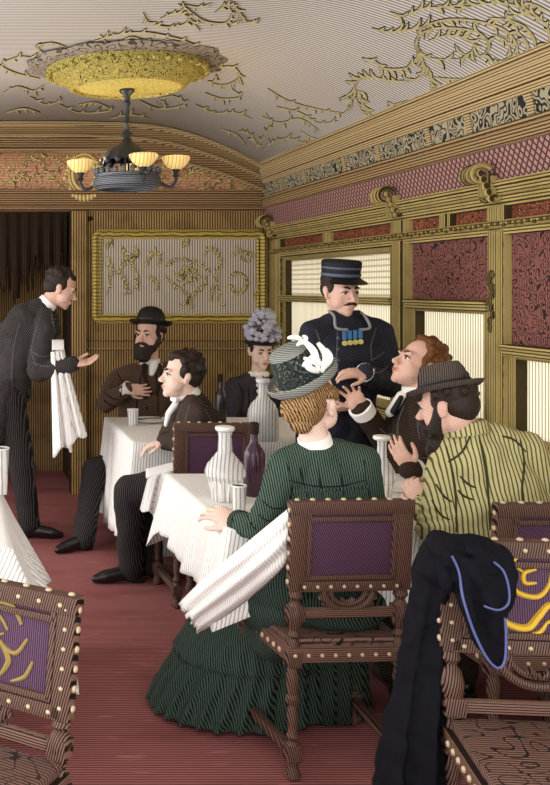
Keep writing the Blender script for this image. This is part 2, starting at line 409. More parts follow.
# black sheet with a ragged lower edge in the top of the doorway
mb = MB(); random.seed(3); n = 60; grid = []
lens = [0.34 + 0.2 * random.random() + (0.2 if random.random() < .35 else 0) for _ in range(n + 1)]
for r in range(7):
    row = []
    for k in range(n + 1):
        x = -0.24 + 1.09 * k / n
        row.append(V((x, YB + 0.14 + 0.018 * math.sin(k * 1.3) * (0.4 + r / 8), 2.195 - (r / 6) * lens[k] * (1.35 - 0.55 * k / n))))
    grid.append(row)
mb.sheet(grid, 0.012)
tag(build(mb, 'dark_sheet', ink('black_sheet', rgb(26, 20, 16), rgb(66, 48, 30), 0.03, (0, 0, 0), 0.2, 0.6, rough=0.95)), 'black sheet with ragged lower edge in the doorway behind the waiter', 'curtain')
# header beam
def header_prism(name, prof, x0, x1, mat, lab=None):
    mb = MB(); mb.rings([[V((x0, y, z)) for (y, z) in prof], [V((x1, y, z)) for (y, z) in prof]])
    return struct(build(mb, name, mat, smooth=False), lab, 'trim')
header_prism('trim_1', [(YB, 2.36), (YB - 0.05, 2.36), (YB - 0.05, 2.335), (YB - 0.03, 2.32), (YB - 0.035, 2.25), (YB - 0.06, 2.235), (YB - 0.06, 2.205), (YB, 2.2)], -1.76, 2.42, M['header'], 'brown moulded beam across the end wall under the arch')
# lunette field
mb = MB(); xs = [-1.7 + 4.12 * k / 40 for k in range(41)]
mb.sheet([[V((x, YB - 0.012, 2.35)) for x in xs], [V((x, YB - 0.012, max(2.351, interp(IP, x) + 0.03))) for x in xs]], 0.012)
struct(build(mb, 'wall_lunette', M['lunette'], auto=0), 'red-brown painted lunette under the arch', 'wall')
# arch mouldings
def arch(name, f0, f1, y0, y1, mat, rnd=0.0, lab=None):
    mb = MB(); rr = []
    N = 60
    for k in range(N + 1):
        x = -1.74 + 4.2 * k / N
        zo = interp(CP, x); zi = interp(IP, x)
        a = zo + (zi - zo) * f0; b = zo + (zi - zo) * f1
        m = (a + b) / 2
        rr.append([V((x, y1, a)), V((x, y0 + rnd, a)), V((x, y0, a * .7 + b * .3)), V((x, y0, a * .3 + b * .7)), V((x, y0 + rnd, b)), V((x, y1, b))])
    mb.rings(rr); return struct(build(mb, name, mat, auto=50), lab, 'trim')
arch('trim_2', -0.02, 0.16, YB - 0.2, YB, M['arch_light'], 0.02, 'outer moulding of the arch above the end wall')
arch('trim_3', 0.16, 0.44, YB - 0.15, YB, M['arch'], 0.0, 'brown band of the arch above the end wall')
arch('trim_4', 0.44, 0.56, YB - 0.17, YB, M['arch_light'], 0.02, 'middle bead of the arch above the end wall')
arch('trim_5', 0.56, 0.93, YB - 0.10, YB, M['header'], 0.0, 'dark ribbed band of the arch above the end wall')
arch('trim_6', 0.93, 1.03, YB - 0.12, YB, M['arch_light'], 0.01, 'inner bead of the arch above the end wall')
# right wall: entablature profiles swept along the car
def sweep(name, prof, mat, y0=Y0, y1=YB - 0.0, smooth=False, lab=None):
    mb = MB(); mb.rings([[V((x, y, z)) for (x, z) in prof] for y in (y0, y1)])
    return struct(build(mb, name, mat, smooth=smooth), lab, 'trim')
sweep('trim_7', [(2.5, 2.62), (2.27, 2.565), (2.275, 2.535), (2.29, 2.53), (2.295, 2.50), (2.285, 2.495), (2.31, 2.44), (2.325, 2.435), (2.33, 2.405), (2.5, 2.40)], M['arch_light'], lab='upper ceiling cornice along the window wall')
sweep('trim_8', [(2.5, 2.41), (2.345, 2.405), (2.365, 2.30), (2.5, 2.30)], M['frieze_grey'], lab='painted grey frieze along the window wall')
sweep('trim_9', [(2.5, 2.305), (2.33, 2.305), (2.335, 2.285), (2.35, 2.28), (2.35, 2.24), (2.34, 2.235), (2.345, 2.22), (2.5, 2.215)], M['arch'], lab='lower moulding of the ceiling cornice')
sweep('trim_10', [(2.5, 2.22), (2.365, 2.22), (2.41, 2.06), (2.5, 2.06)], M['lattice'], lab='pink latticed cove above the windows')
# light dividing bars across the grey frieze
for i, y in enumerate((2.6, 3.05, 3.3, 3.75, 4.1, 4.6, 5.0, 5.6, 6.1, 6.8, 7.3)):
    mb = MB(); mb.rings([[V((x, y + d, z)) for (x, z) in ((2.338, 2.404), (2.358, 2.302), (2.4, 2.302), (2.4, 2.404))] for d in (0, 0.045)])
    struct(build(mb, 'trim_%d' % (11 + i), M['arch_light'], smooth=False))
sweep('trim_22', [(2.5, 2.075), (2.375, 2.075), (2.375, 2.055), (2.39, 2.05), (2.395, 2.02), (2.41, 2.01), (2.415, 1.985), (2.43, 1.975), (2.43, 1.965), (2.5, 1.965)], M['olive_h'], lab='olive wood cornice above the windows')
sweep('trim_23', [(2.5, 1.97), (2.45, 1.97), (2.45, 1.90), (2.5, 1.90)], M['frieze_red'], lab='red carved frieze above the windows')
sweep('trim_24', [(2.5, 1.905), (2.42, 1.905), (2.405, 1.895), (2.405, 1.875), (2.42, 1.87), (2.42, 1.84), (2.5, 1.835)], M['olive_h'], lab='olive rail above the windows')
# carved bead on that rail
mb = MB()
for k in range(120):
    y = 2.0 + 5.7 * k / 120
    mb.ell((2.404, y, 1.884 + 0.004 * math.sin(k * 2.3)), (0.008, 0.016, 0.009), seg=6)
struct(build(mb, 'trim_25', M['olive_dark']), 'carved bead on the rail above the windows', 'trim')
POSTS = [(7.56, 7.78), (5.42, 5.6), (4.45, 4.58), (3.3, 3.44), (2.1, 2.24)]
for i, y in enumerate((6.62, 5.0)):
    mb = MB(); mb.cbox((2.45, y, 1.935), (0.03, 0.06, 0.035), 0.006); mb.cbox((2.435, y, 1.935), (0.025, 0.03, 0.035), 0.004)
    struct(build(mb, 'trim_%d' % (60 + i), M['olive']), 'small divider in the red carved frieze', 'trim')
for i, (a, b) in enumerate(POSTS):
    mb = MB(); c = (a + b) / 2; h = (b - a) / 2
    mb.cbox((2.46, c, 0.93), (0.045, h, 0.93), 0.008)
    mb.cbox((2.43, c, 0.93), (0.03, h * 0.6, 0.93), 0.008)
    mb.cbox((2.45, c, 1.935), (0.035, h * 1.15, 0.035), 0.006)
    mb.cbox((2.435, c, 1.935), (0.03, h * 0.6, 0.035), 0.004)
    struct(build(mb, 'trim_%d' % (26 + i), M['olive']), 'olive wood post between the window bays', 'trim')
# scroll brackets on the posts under the lattice
for i, (a, b) in enumerate(POSTS):
    c = (a + b) / 2; mb = MB()
    for (cx, cz, r0, tr) in ((2.325, 2.10, 0.055, 1), (2.39, 2.02, 0.034, -1)):
        pts = []
        for k in range(40):
            t_ = k / 39; an = tr * t_ * 4.2 * PI / 2 + 0.6; r = r0 * (1 - 0.85 * t_)
            pts.append((cx + r * math.cos(an), c, cz + r * math.sin(an)))
        for off in (-0.045, 0, 0.045):
            mb.tube([(p[0], p[1] + off, p[2]) for p in pts], [0.013 * (1 - 0.5 * k / 39) for k in range(40)], 6)
    mb.cbox((2.40, c, 2.06), (0.04, 0.05, 0.05), 0.012)
    for k in range(5): mb.ell((2.37 - 0.012 * k, c - 0.05 + 0.0 * k, 2.0 + 0.028 * k), (0.016, 0.012, 0.02), seg=8)
    struct(build(mb, 'trim_%d' % (31 + i), M['olive']), 'carved scroll bracket under the latticed cove', 'trim')
# carved drop on the post by the damask
mb = MB()
for k in range(9): mb.ell((2.40, 4.515 + 0.015 * math.sin(k * 1.9), 1.66 - 0.03 * k), (0.014, 0.028 - 0.002 * k, 0.022), seg=8)
struct(build(mb, 'trim_36', M['olive_dark']), 'carved drop on the post beside the red damask', 'trim')
# right wall below the sill, and outer shell
mb = MB(); mb.box((2.47, Y0, 0), (2.56, YB, 0.88)); mb.box((2.5, Y0, 1.83), (2.56, YB, 2.62))
struct(build(mb, 'wall_right', M['olive'], smooth=False), 'olive panelled wall below the windows', 'wall')
mb = MB(); mb.cbox((2.46, (Y0 + YB) / 2, 0.89), (0.05, (YB - Y0) / 2, 0.02), 0.006); struct(build(mb, 'trim_37', M['olive_h']), 'window sill rail', 'trim')
BAYS = [(5.6, 7.56, 1.50, 1.545, False), (4.58, 5.42, 1.49, 1.54, True), (3.44, 4.45, 1.30, 1.35, True), (2.24, 3.3, 1.30, 1.35, True)]
for i, (a, b, r0, r1, dm) in enumerate(BAYS):
    w = thing('window_%d' % (i + 1), ['broad window behind the officer with a mid rail', 'tall window behind the red-haired man', 'window at the right edge below deep red damask', 'window beyond the right edge'][i], 'window', (2.47, (a + b) / 2, 0)); w['kind'] = 'structure'
    top = r0 if dm else 1.835
    mb = MB()
    for (y0_, y1_, z0_, z1_) in ((a, a + 0.07, 0.9, top), (b - 0.07, b, 0.9, top), (a + .07, b - .07, 0.9, 0.95), (a + .07, b - .07, top - (0.012 if dm else 0.03), top)):
        mb.cbox((2.465, (y0_ + y1_) / 2, (z0_ + z1_) / 2), (0.03, (y1_ - y0_) / 2, (z1_ - z0_) / 2), 0.006)
    build(mb, 'window_frame', M['olive'], w, world=True)
    mb = MB(); mb.cbox((2.455, (a + b) / 2, (r0 + r1) / 2), (0.05, (b - a) / 2, (r1 - r0) / 2), 0.012); mb.cbox((2.42, (a + b) / 2, r1 - 0.01), (0.025, (b - a) / 2, 0.01), 0.005)
    build(mb, 'window_rail', M['olive_h'], w, world=True)
    zs = [(0.95, top)] if dm else [(0.95, r0), (r1, 1.805)]
    for (z0_, z1_) in zs:
        mb = MB(); mb.box((2.485, a + 0.07, z0_), (2.49, b - 0.07, z1_))
        build(mb, 'pane', M['blind_x'] if i == 0 and z0_ > 1 else M['blind'], w, smooth=False, world=True)
    if dm:
        mb = MB(); mb.box((2.455, a, r1), (2.5, b, 1.84))
        struct(build(mb, 'trim_%d' % (38 + i), M['damask'], smooth=False), ['', 'dark red damask panel over the tall window', 'deep red damask panel at the right edge', 'red damask panel beyond the right edge'][i], 'trim')
# framed panel on the end wall
fr = struct(thing('trim_42', 'gold framed grey striped panel on the end wall', 'panel', (1.70, YB - 0.01, 1.69)))
mb = MB(); mb.box((1.07, YB - 0.014, 1.36), (2.33, YB - 0.002, 2.02)); build(mb, 'panel_field', M['panel'], fr, smooth=False, world=True)
def frame_ring(x0, x1, z0, z1, w, d0, d1, rad, mat, name, par):
    rr = []; pts = []
    def rr_pts(x0, x1, z0, z1, r, n=6):
        o = []
        for (cx, cz, a0) in ((x1 - r, z1 - r, 0), (x0 + r, z1 - r, PI / 2), (x0 + r, z0 + r, PI), (x1 - r, z0 + r, 1.5 * PI)):
            for k in range(n + 1):
                a = a0 + PI / 2 * k / n; o.append((cx + r * math.cos(a), cz + r * math.sin(a)))
        return o
    o1 = rr_pts(x0, x1, z0, z1, rad); o2 = rr_pts(x0 + w, x1 - w, z0 + w, z1 - w, max(0.004, rad - w)); om = rr_pts(x0 + w * .45, x1 - w * .45, z0 + w * .45, z1 - w * .45, max(0.006, rad - w * .45))
    mb = MB(); N = len(o1); rings = []
    for j in range(N):
        rings.append([V((o1[j][0], YB, o1[j][1])), V((o1[j][0], YB - d0, o1[j][1])), V((om[j][0], YB - d1, om[j][1])), V((o2[j][0], YB - d0, o2[j][1])), V((o2[j][0], YB, o2[j][1]))])
    rings.append(rings[0]); mb.rings(rings, cap=False)
    return build(mb, name, mat, par, auto=35, world=True)
frame_ring(1.03, 2.385, 1.325, 2.055, 0.05, 0.02, 0.045, 0.07, M['gilt'], 'outer_frame', fr)
frame_ring(1.085, 2.33, 1.375, 2.005, 0.022, 0.015, 0.03, 0.03, M['gilt'], 'inner_bead', fr)
mb = MB(); mb.cbox((1.65, YB - 0.006, 1.125), (0.79, 0.008, 0.008), 0.003); mb.cbox((1.65, YB - 0.006, 1.19), (0.79, 0.006, 0.004), 0.002)
struct(build(mb, 'trim_43', M['header']), 'thin wainscot bead along the end wall', 'trim')
mb = MB(); mb.ell((1.015, YB - 0.015, 2.14), (0.018, 0.02, 0.02)); struct(build(mb, 'trim_44', M['brown_dark']), 'small dark knob on the end wall', 'trim')
mb = MB(); mb.cbox((1.66, YB - 0.012, 0.06), (0.8, 0.014, 0.06), 0.004); struct(build(mb, 'baseboard_back', M['header']), 'baseboard of the end wall', 'baseboard')

# ------------------------------------------------------------------ painted scrollwork
def ribbons(mb, curve, to3, w, off, lobes=0, seed=0):
    """tapering painted strip along a 2D curve, with small leaf lobes"""
    rnd = random.Random(seed)
    side = 1 if seed % 2 else -1
    pts = spline([V((p[0], p[1], 0)) for p in curve], 7)
    n = len(pts); L = []; R = []
    for i in range(n):
        d = pts[min(i + 1, n - 1)] - pts[max(i - 1, 0)]; d = d.normalized() if d.length > 1e-6 else V((1, 0, 0)); q = V((-d.y, d.x, 0))
        ww = w * (0.25 + 0.75 * math.sin(PI * min(1, 0.12 + 0.88 * i / (n - 1))))
        L.append(to3(pts[i] + q * ww, off)); R.append(to3(pts[i] - q * ww, off))
    mb.sheet([L, R], 0.002)
    if lobes:
        k = 3
        while k < n - 3:
            d = (pts[k + 1] - pts[k - 1]).normalized(); sgn = side if rnd.random() < .78 else -side
            q = V((-d.y, d.x, 0)) * sgn; ln = lobes * (0.6 + 0.8 * rnd.random())
            b = pts[k]; tip = b + d * ln * 1.15 + q * ln * 0.95; mid = b + d * ln * 0.75 + q * ln * 0.3
            cur = spline([b, mid, tip], 5); m = len(cur); A = []; B = []
            for i in range(m):
                dd = (cur[min(i + 1, m - 1)] - cur[max(i - 1, 0)]).normalized(); qq = V((-dd.y, dd.x, 0)); ww = w * 1.5 * math.sin(PI * (0.06 + 0.9 * i / (m - 1)))
                A.append(to3(cur[i] + qq * ww, off)); B.append(to3(cur[i] - qq * ww, off))
            mb.sheet([A, B], 0.002)
            k += rnd.randint(2, 4)
def scrollset(name, curves, to3, w, lobes, mat, lab, e=0.003, dark=True, ow=1.45):
    root = struct(thing(name, lab, 'scrollwork'))
    a = MB(); b = MB()
    for i, cv in enumerate(curves):
        ribbons(b, cv, to3, w * 1.0, e, lobes * 1.1, i); ribbons(a, cv, to3, w * 0.62, e * 2.2, lobes, i)
    build(b, 'ink_outline', M['ink'], root, smooth=False); build(a, 'gold_scroll', mat, root, smooth=False)
def ceil3(p, off):
    a = (p.x - CX) / FPX; b = (CY - p.y) / FPX
    lo, hi = 0.5, 12
    for _ in range(40):
        m = (lo + hi) / 2
        if EYE + b * m - interp(CP, a * m) > 0: hi = m
        else: lo = m
    y = min(lo, YB - 0.02); return V((a * y, y, EYE + b * y - off))
def crop(o, s, L): return [(o[0] + x / s, o[1] + y / s) for x, y in L]
cc = lambda L: crop((350, 0), 2.75, L)
big = [cc(l) for l in (
    [(345, 155), (375, 140), (380, 110), (350, 85), (300, 75), (230, 75), (190, 95), (180, 125), (200, 150), (260, 160), (340, 155)],
    [(185, 100), (200, 70), (270, 50), (350, 55), (420, 75), (455, 110), (460, 150), (440, 185), (400, 205)],
    [(500, 150), (510, 110), (480, 70), (430, 50), (380, 45)], [(535, 150), (550, 90), (525, 50), (480, 20), (420, 5), (360, 8), (300, 20), (240, 10)],
    [(60, 75), (110, 85), (180, 75), (230, 60)], [(75, 155), (68, 165), (95, 185), (150, 185), (180, 165), (190, 150)], [(110, 30), (150, 40), (200, 20), (260, 15), (330, 5)],
    [(215, 180), (180, 215), (120, 220), (60, 210), (20, 220), (15, 245), (40, 250)], [(215, 180), (225, 240), (210, 270), (160, 275), (100, 290)],
    [(225, 240), (260, 245), (300, 248)], [(20, 250), (40, 290), (60, 320), (80, 345)], [(230, 210), (300, 215), (350, 205), (410, 210)],
    [(215, 110), (260, 95), (310, 100), (340, 120), (325, 145), (290, 140)], [(390, 90), (430, 110), (440, 150), (415, 170), (380, 160)], [(440, 195), (480, 160), (490, 120), (460, 80)],
    [(540, 60), (500, 40), (460, 35), (440, 55), (470, 70)], [(550, 30), (510, 10), (480, 2)], [(185, 120), (195, 150), (205, 175), (220, 190)])]
def cc2(L): return L
rest = [
    # above the rosette
    [(143, 12), (150, 22), (170, 26), (186, 22), (190, 10), (178, 3)], [(190, 10), (205, 20), (225, 22), (232, 12), (225, 2)], [(215, 12), (226, 4), (236, 6), (246, 20), (258, 22)], [(186, 4), (200, 6), (212, 2)],
    [(160, 18), (175, 12), (188, 16), (200, 30)], [(232, 2), (240, 12), (236, 24)],
    # around the rosette
    [(40, 78), (15, 72), (2, 64), (20, 56), (42, 58)], [(44, 52), (36, 46), (52, 42), (66, 46)], [(95, 40), (120, 33), (150, 32), (185, 40), (206, 52), (198, 60)], [(100, 34), (112, 44), (132, 36), (150, 42), (168, 38)],
    [(210, 68), (232, 66), (240, 76), (226, 84), (212, 82), (218, 76)], [(205, 92), (222, 98), (240, 96), (232, 88)], [(60, 104), (80, 112), (110, 110), (96, 102), (78, 104)], [(140, 100), (160, 108), (184, 104), (176, 96), (160, 98), (166, 104)],
    [(30, 96), (46, 104), (62, 100)], [(4, 92), (18, 86), (34, 90), (44, 84)], [(196, 104), (214, 112), (236, 112), (252, 118)], [(6, 112), (24, 108), (40, 112)], [(110, 118), (130, 114), (150, 118)],
    # toward the corner
    [(268, 88), (284, 98), (300, 104), (326, 110), (344, 112)], [(276, 106), (300, 112), (318, 122), (338, 120)], [(262, 116), (280, 122), (300, 118), (320, 130)], [(254, 150), (262, 138), (270, 124), (266, 112)], [(258, 146), (250, 134), (238, 130)],
    [(262, 150), (276, 140), (292, 138), (306, 144)], [(300, 130), (316, 138), (334, 134), (346, 126)], [(344, 112), (352, 104), (348, 96), (338, 98)], [(220, 128), (236, 134), (246, 144)], [(356, 96), (362, 110), (376, 118), (388, 112)], [(290, 150), (310, 142), (330, 144)]]
scrollset('trim_50', big, ceil3, 1.25, 7, M['ceiling_gold'], 'large gold acanthus scroll painted on the ceiling at upper right')
scrollset('trim_51', rest, ceil3, 0.9, 4.0, M['ceiling_gold'], 'smaller gold scrolls painted around the ceiling rosette')
# lunette scrolls
def wall3(p, off): return P(p.x, p.y, YB - 0.02 - off)
lun = [[(4, 160), (14, 172), (30, 178), (44, 172), (40, 160), (28, 160), (26, 168)], [(44, 186), (52, 176), (58, 166), (52, 158), (40, 158)], [(2, 184), (16, 180), (30, 186)], [(54, 180), (62, 186), (72, 184)],
       [(176, 184), (186, 176), (196, 172), (206, 176), (210, 184), (202, 188), (196, 182)], [(212, 186), (220, 178), (230, 180), (232, 187)], [(166, 186), (158, 176), (164, 168), (174, 172)], [(236, 190), (246, 188), (254, 192)], [(120, 190), (134, 184), (150, 190)], [(180, 166), (194, 164), (204, 168)], [(62, 160), (70, 158), (76, 162)]]
scrollset('trim_52', lun, wall3, 0.8, 4, M['ornament'], 'gilt scrolls on the red-brown lunette')
# gold cartouche on the lunette behind the lamp
mb = MB(); c0 = P(84, 174, YB - 0.03)
mb.tube([c0 + V((0.088 * math.cos(a), 0, 0.125 * math.sin(a))) for a in [2 * PI * k / 32 for k in range(33)]], 0.013, 8)
mb.tube([c0 + V((0.115 * math.cos(a), 0.005, 0.155 * math.sin(a))) for a in [2 * PI * k / 32 for k in range(33)]], 0.009, 8)
for k in range(9):
    a = -PI / 2 + (k - 4) * 0.2; mb.ell(c0 + V((0.15 * math.cos(a), 0, 0.185 * math.sin(a))), (0.014, 0.014, 0.03), seg=8)
for sx in (-1, 1):
    for k in range(5): mb.ell(c0 + V((sx * (0.10 + 0.012 * k), 0, 0.09 - 0.03 * k)), (0.02, 0.012, 0.013), seg=8)
struct(build(mb, 'trim_53', M['ornament']), 'oval gilt cartouche on the lunette behind the left lamp', 'trim')
# scrolls on the framed panel
pc = lambda L: crop((80, 220), 2.75, L)
pan = [pc(l) for l in ([(110, 70), (125, 90), (120, 115), (110, 140), (120, 165), (130, 190), (125, 205)], [(150, 70), (160, 95), (145, 110), (150, 135), (160, 165), (155, 200)], [(75, 100), (85, 130), (80, 165), (72, 215)], [(120, 110), (140, 105), (150, 85)],
    [(180, 130), (190, 110), (205, 90), (220, 105), (210, 130)], [(185, 150), (205, 165), (215, 190)], [(230, 130), (250, 115), (280, 110), (310, 115), (340, 130), (355, 150)], [(230, 150), (255, 175), (285, 195), (300, 215), (285, 235)], [(350, 150), (335, 180), (315, 200), (300, 225), (305, 240)],
    [(270, 130), (290, 150), (280, 170), (310, 165), (330, 145)], [(255, 140), (275, 155), (295, 140), (315, 150), (300, 180)], [(280, 120), (300, 135), (320, 130)], [(340, 95), (355, 80), (375, 90), (385, 115), (370, 130)], [(380, 135), (375, 165), (365, 195), (360, 225)],
    [(385, 180), (380, 210), (390, 235)], [(415, 100), (440, 85), (465, 90), (485, 100)], [(430, 70), (440, 90), (450, 110), (470, 115)], [(410, 160), (425, 145), (450, 150), (460, 175), (445, 200), (420, 195), (410, 175)], [(490, 150), (485, 190), (475, 220)], [(280, 55), (290, 65), (300, 55)], [(66, 60), (80, 68), (88, 58)])]
scrollset('trim_54', pan, wall3, 0.85, 3.0, M['ornament'], 'gilt floral scrolls on the grey striped panel', ow=1.5)
# rosette on the ceiling
RO = V(((127 - CX) * 0.00565, 5.65, 2.872))
def at(mbf, c): return Matrix.Translation(c)
ros = struct(thing('trim_55', 'round yellow gilt rosette on the ceiling holding the chandelier', 'rosette', RO))
mb = MB()
mb.lathe([(0.545, 0.0), (0.56, -0.012), (0.53, -0.03), (0.45, -0.035), (0.43, 0.0)], 48, fn=lambda r, z, a: r + (0.022 * math.sin(14 * a) if r > 0.5 else 0)); build(mb, 'rim', M['rosette_grey'], ros)
mb = MB(); mb.lathe([(0.455, -0.02), (0.455, -0.05), (0.44, -0.065), (0.425, -0.062), (0.41, -0.085), (0.385, -0.095), (0.35, -0.115), (0.33, -0.14), (0.30, -0.15), (0.295, -0.125), (0.2, -0.0)], 48); build(mb, 'moulded_ring', M['rosette'], ros)
mb = MB()
for k in range(36):
    a = 2 * PI * k / 36; mb.ell((0.442 * math.cos(a), 0.442 * math.sin(a), -0.066), (0.02, 0.02, 0.014), seg=8)
build(mb, 'bead_ring', M['rosette'], ros)
mb = MB(); mb.lathe([(0.298, -0.10), (0.298, -0.132), (0.2, -0.145), (0.1, -0.15), (0.03, -0.15), (0.03, -0.1)], 40); build(mb, 'centre_plate', M['rosette_in'], ros)
# ================================================================== FURNITURE
def turned(mb, x, y, prof, n=12, blocks=(), lean=0.0):
    mb.lathe([(r, z) for (r, z) in prof], n, Matrix.Translation((x, y, 0)))
    for (z0, z1, h) in blocks: mb.cbox((x, y, (z0 + z1) / 2), (h, h, (z1 - z0) / 2), 0.004)
LEGP = [(0.012, 0.0), (0.024, 0.008), (0.026, 0.025), (0.018, 0.04), (0.018, 0.05), (0.022, 0.06), (0.022, 0.12), (0.014, 0.13), (0.022, 0.145), (0.014, 0.16), (0.017, 0.18), (0.019, 0.22), (0.015, 0.25), (0.023, 0.26), (0.023, 0.275), (0.014, 0.285), (0.019, 0.31), (0.021, 0.35), (0.015, 0.375), (0.024, 0.385), (0.024, 0.40), (0.02, 0.42)]
def make_chair(label, loc, rz, group=None, emblem=None, w=0.43, d=0.42, wf=0.47, top=0.915, panel_z=0.62, panel='leather', cross=0.54, seat_h=0.43, upper=False, recline=0.12):
    """local frame: +y faces forward; rear posts at y = -d/2"""
    t = thing('dining_chair', label, 'chair', loc, rz, group)
    hb, hf = w / 2, wf / 2; yb, yf = -d / 2, d / 2
    for (x, y) in ((-hb, yb), (hb, yb), (-hf, yf), (hf, yf)):
        m = MB(); turned(m, x, y, [(r, z * (seat_h - 0.02) / 0.42) for r, z in LEGP], 12, ((0.065, 0.115, 0.024), (seat_h - 0.06, seat_h - 0.01, 0.024)))
        build(m, 'leg', M['wood'], t)
    for sx in (-1, 1):
        m = MB(); R = frame_from((sx * (hf - hb), d, 0)); L = math.hypot(hf - hb, d)
        m.cbox((0, 0, 0), (0.014, L / 2, 0.016), 0.004, xf((sx * (hf + hb) / 2, 0, 0.09), R)); build(m, 'stretcher', M['wood'], t)
    m = MB(); m.cbox((0, yf - 0.0, 0.09), (hf, 0.013, 0.015), 0.004); build(m, 'stretcher', M['wood'], t)
    # seat rails as trapezoid slab
    def slab(m, z0, z1, o, bev):
        bm = bmesh.new()
        pts = [(-hb - o, yb - o), (hb + o, yb - o), (hf + o, yf + o), (-hf - o, yf + o)]
        lo = [bm.verts.new((x, y, z0)) for x, y in pts]; hi = [bm.verts.new((x, y, z1)) for x, y in pts]
        bm.faces.new(lo[::-1]); bm.faces.new(hi)
        for k in range(4): bm.faces.new((lo[k], lo[(k + 1) % 4], hi[(k + 1) % 4], hi[k]))
        bmesh.ops.bevel(bm, geom=bm.edges[:], offset=bev, segments=2, affect='EDGES', profile=0.6); m.frombm(bm)
    m = MB(); slab(m, seat_h - 0.045, seat_h + 0.005, 0.022, 0.004); m.cur = 1
    for k in range(9):
        x = -hb + w * k / 8; m.ell((x, yb - 0.024, seat_h - 0.02), (0.0065, 0.005, 0.0065), seg=8)
        x = -hf + wf * k / 8; m.ell((x, yf + 0.024, seat_h - 0.02), (0.0065, 0.005, 0.0065), seg=8)
    for k in range(1, 9):
        f = k / 9
        for sx in (-1, 1): m.ell((sx * (hb + (hf - hb) * f + 0.024), yb + d * f, seat_h - 0.02), (0.006, 0.009, 0.009), seg=8)
    rail = build(m, 'seat_rail', [M['wood_lit'], M['brass']], t)
    m = MB(); slab(m, seat_h + 0.002, seat_h + 0.03, 0.008, 0.012); build(m, 'seat', M['seat'], t)
    # back: sheared with the recline
    def rec(z): return yb - recline * max(0, z - seat_h) ** 1.0
    Sh = Matrix(((1, 0, 0, 0), (0, 1, -recline, yb + recline * seat_h), (0, 0, 1, 0), (0, 0, 0, 1)))
    zb = panel_z
    BAL = [(0.02, 0), (0.02, 0.1), (0.013, 0.16), (0.022, 0.22), (0.012, 0.3), (0.026, 0.45), (0.03, 0.6), (0.024, 0.74), (0.013, 0.82), (0.024, 0.9), (0.02, 1.0)]
    for sx in (-1, 1):
        m = MB(); z0 = seat_h + 0.0; h = zb - z0
        m.lathe([(r, z0 + z * h) for r, z in BAL], 14, Sh @ Matrix.Translation((sx * (hb - 0.003), 0, 0)))
        m.cbox((sx * (hb - 0.003), 0, cross), (0.026, 0.024, 0.024), 0.004, Sh)
        build(m, 'back_post', M['wood'], t)
    m = MB()
    for sx in (-1, 1): m.cbox((sx * (hb - 0.003), 0, (zb + top) / 2), (0.026, 0.018, (top - zb) / 2), 0.005, Sh)
    m.cbox((0, 0, top - 0.02), (hb + 0.026, 0.022, 0.022), 0.006, Sh); m.cbox((0, 0, zb + 0.016), (hb, 0.018, 0.018), 0.005, Sh)
    for sy in (-1, 1):
        m.cbox((0, sy * 0.014, top - 0.058), (hb - 0.03, 0.006, 0.008), 0.003, Sh); m.cbox((0, sy * 0.014, zb + 0.045), (hb - 0.03, 0.006, 0.008), 0.003, Sh)
        for sx in (-1, 1): m.cbox((sx * (hb - 0.037), sy * 0.014, (zb + top) / 2), (0.008, 0.006, (top - zb) / 2 - 0.04), 0.003, Sh)
    m.cur = 1
    for k in range(8):
        x = -hb + w * k / 7; m.ell(Sh @ V((x, 0.0, top + 0.003)), (0.009, 0.009, 0.006), seg=8)
        for sy in (-1, 1):
            m.ell(Sh @ V((x * 0.86, sy * 0.02, zb + 0.016)), (0.006, 0.005, 0.006), seg=8)
            if sy > 0: m.ell(Sh @ V((x * 0.92, sy * 0.023, top - 0.02)), (0.006, 0.005, 0.006), seg=8)
    for k in range(6):
        for sx in (-1, 1):
            z = zb + 0.03 + (top - zb - 0.06) * k / 5
            m.ell(Sh @ V((sx * (hb + 0.024), 0, z)), (0.006, 0.009, 0.009), seg=8)
            m.ell(Sh @ V((sx * (hb - 0.003), 0.018, z)), (0.0055, 0.005, 0.0055), seg=8)
    bf = build(m, 'back_frame', [M['wood'], M['brass']], t)
    m = MB(); m.cbox((0, 0, (zb + top) / 2), (hb - 0.03, 0.010, (top - zb) / 2 - 0.03), 0.006, Sh)
    bp = build(m, 'back_panel', M[panel], t)
    if upper:
        m = MB(); m.cbox((0, 0, zb + (top - zb) * upper), (hb - 0.03, 0.016, 0.012), 0.004, Sh); build(m, 'panel_rail', M['wood_lit'], bp)
    if emblem:
        curves, mat, sx_, cz = emblem
        m = MB()
        for cv, r in curves:
            q = spline([V((x, 0.016, z)) for x, z in cv], 6); n = len(q)
            m.tube([Sh @ V((p.x, 0.011, cz + p.z)) for p in q], [0.72 * r * (0.35 + 0.65 * math.sin(PI * (0.1 + 0.85 * i / (n - 1)))) for i in range(n)], 6)
        build(m, 'emblem', mat, bp)
    m = MB(); m.cbox((0, 0, cross), (hb, 0.013, 0.015), 0.004, Sh); build(m, 'cross_rail', M['wood_lit'], t)
    # carved crest between cross rail and panel: half ring with a shell
    m = MB(); zc_ = zb - 0.002; R_ = min(0.085, zb - cross - 0.01)
    for rr_, th in ((R_, 0.012), (R_ * 0.72, 0.008)):
        m.tube([Sh @ V((rr_ * 1.25 * math.cos(PI + PI * k / 20), 0, zc_ + rr_ * math.sin(PI + PI * k / 20))) for k in range(21)], th, 8)
    for k in range(7):
        a = PI + PI * (k + 0.5) / 7; m.tube([Sh @ V((0, 0, zc_ - R_ * 0.75)), Sh @ V((R_ * 0.35 * math.cos(a), 0.006, zc_ - R_ * 0.45 + R_ * 0.35 * math.sin(a) * .6))], [0.006, 0.012], 6)
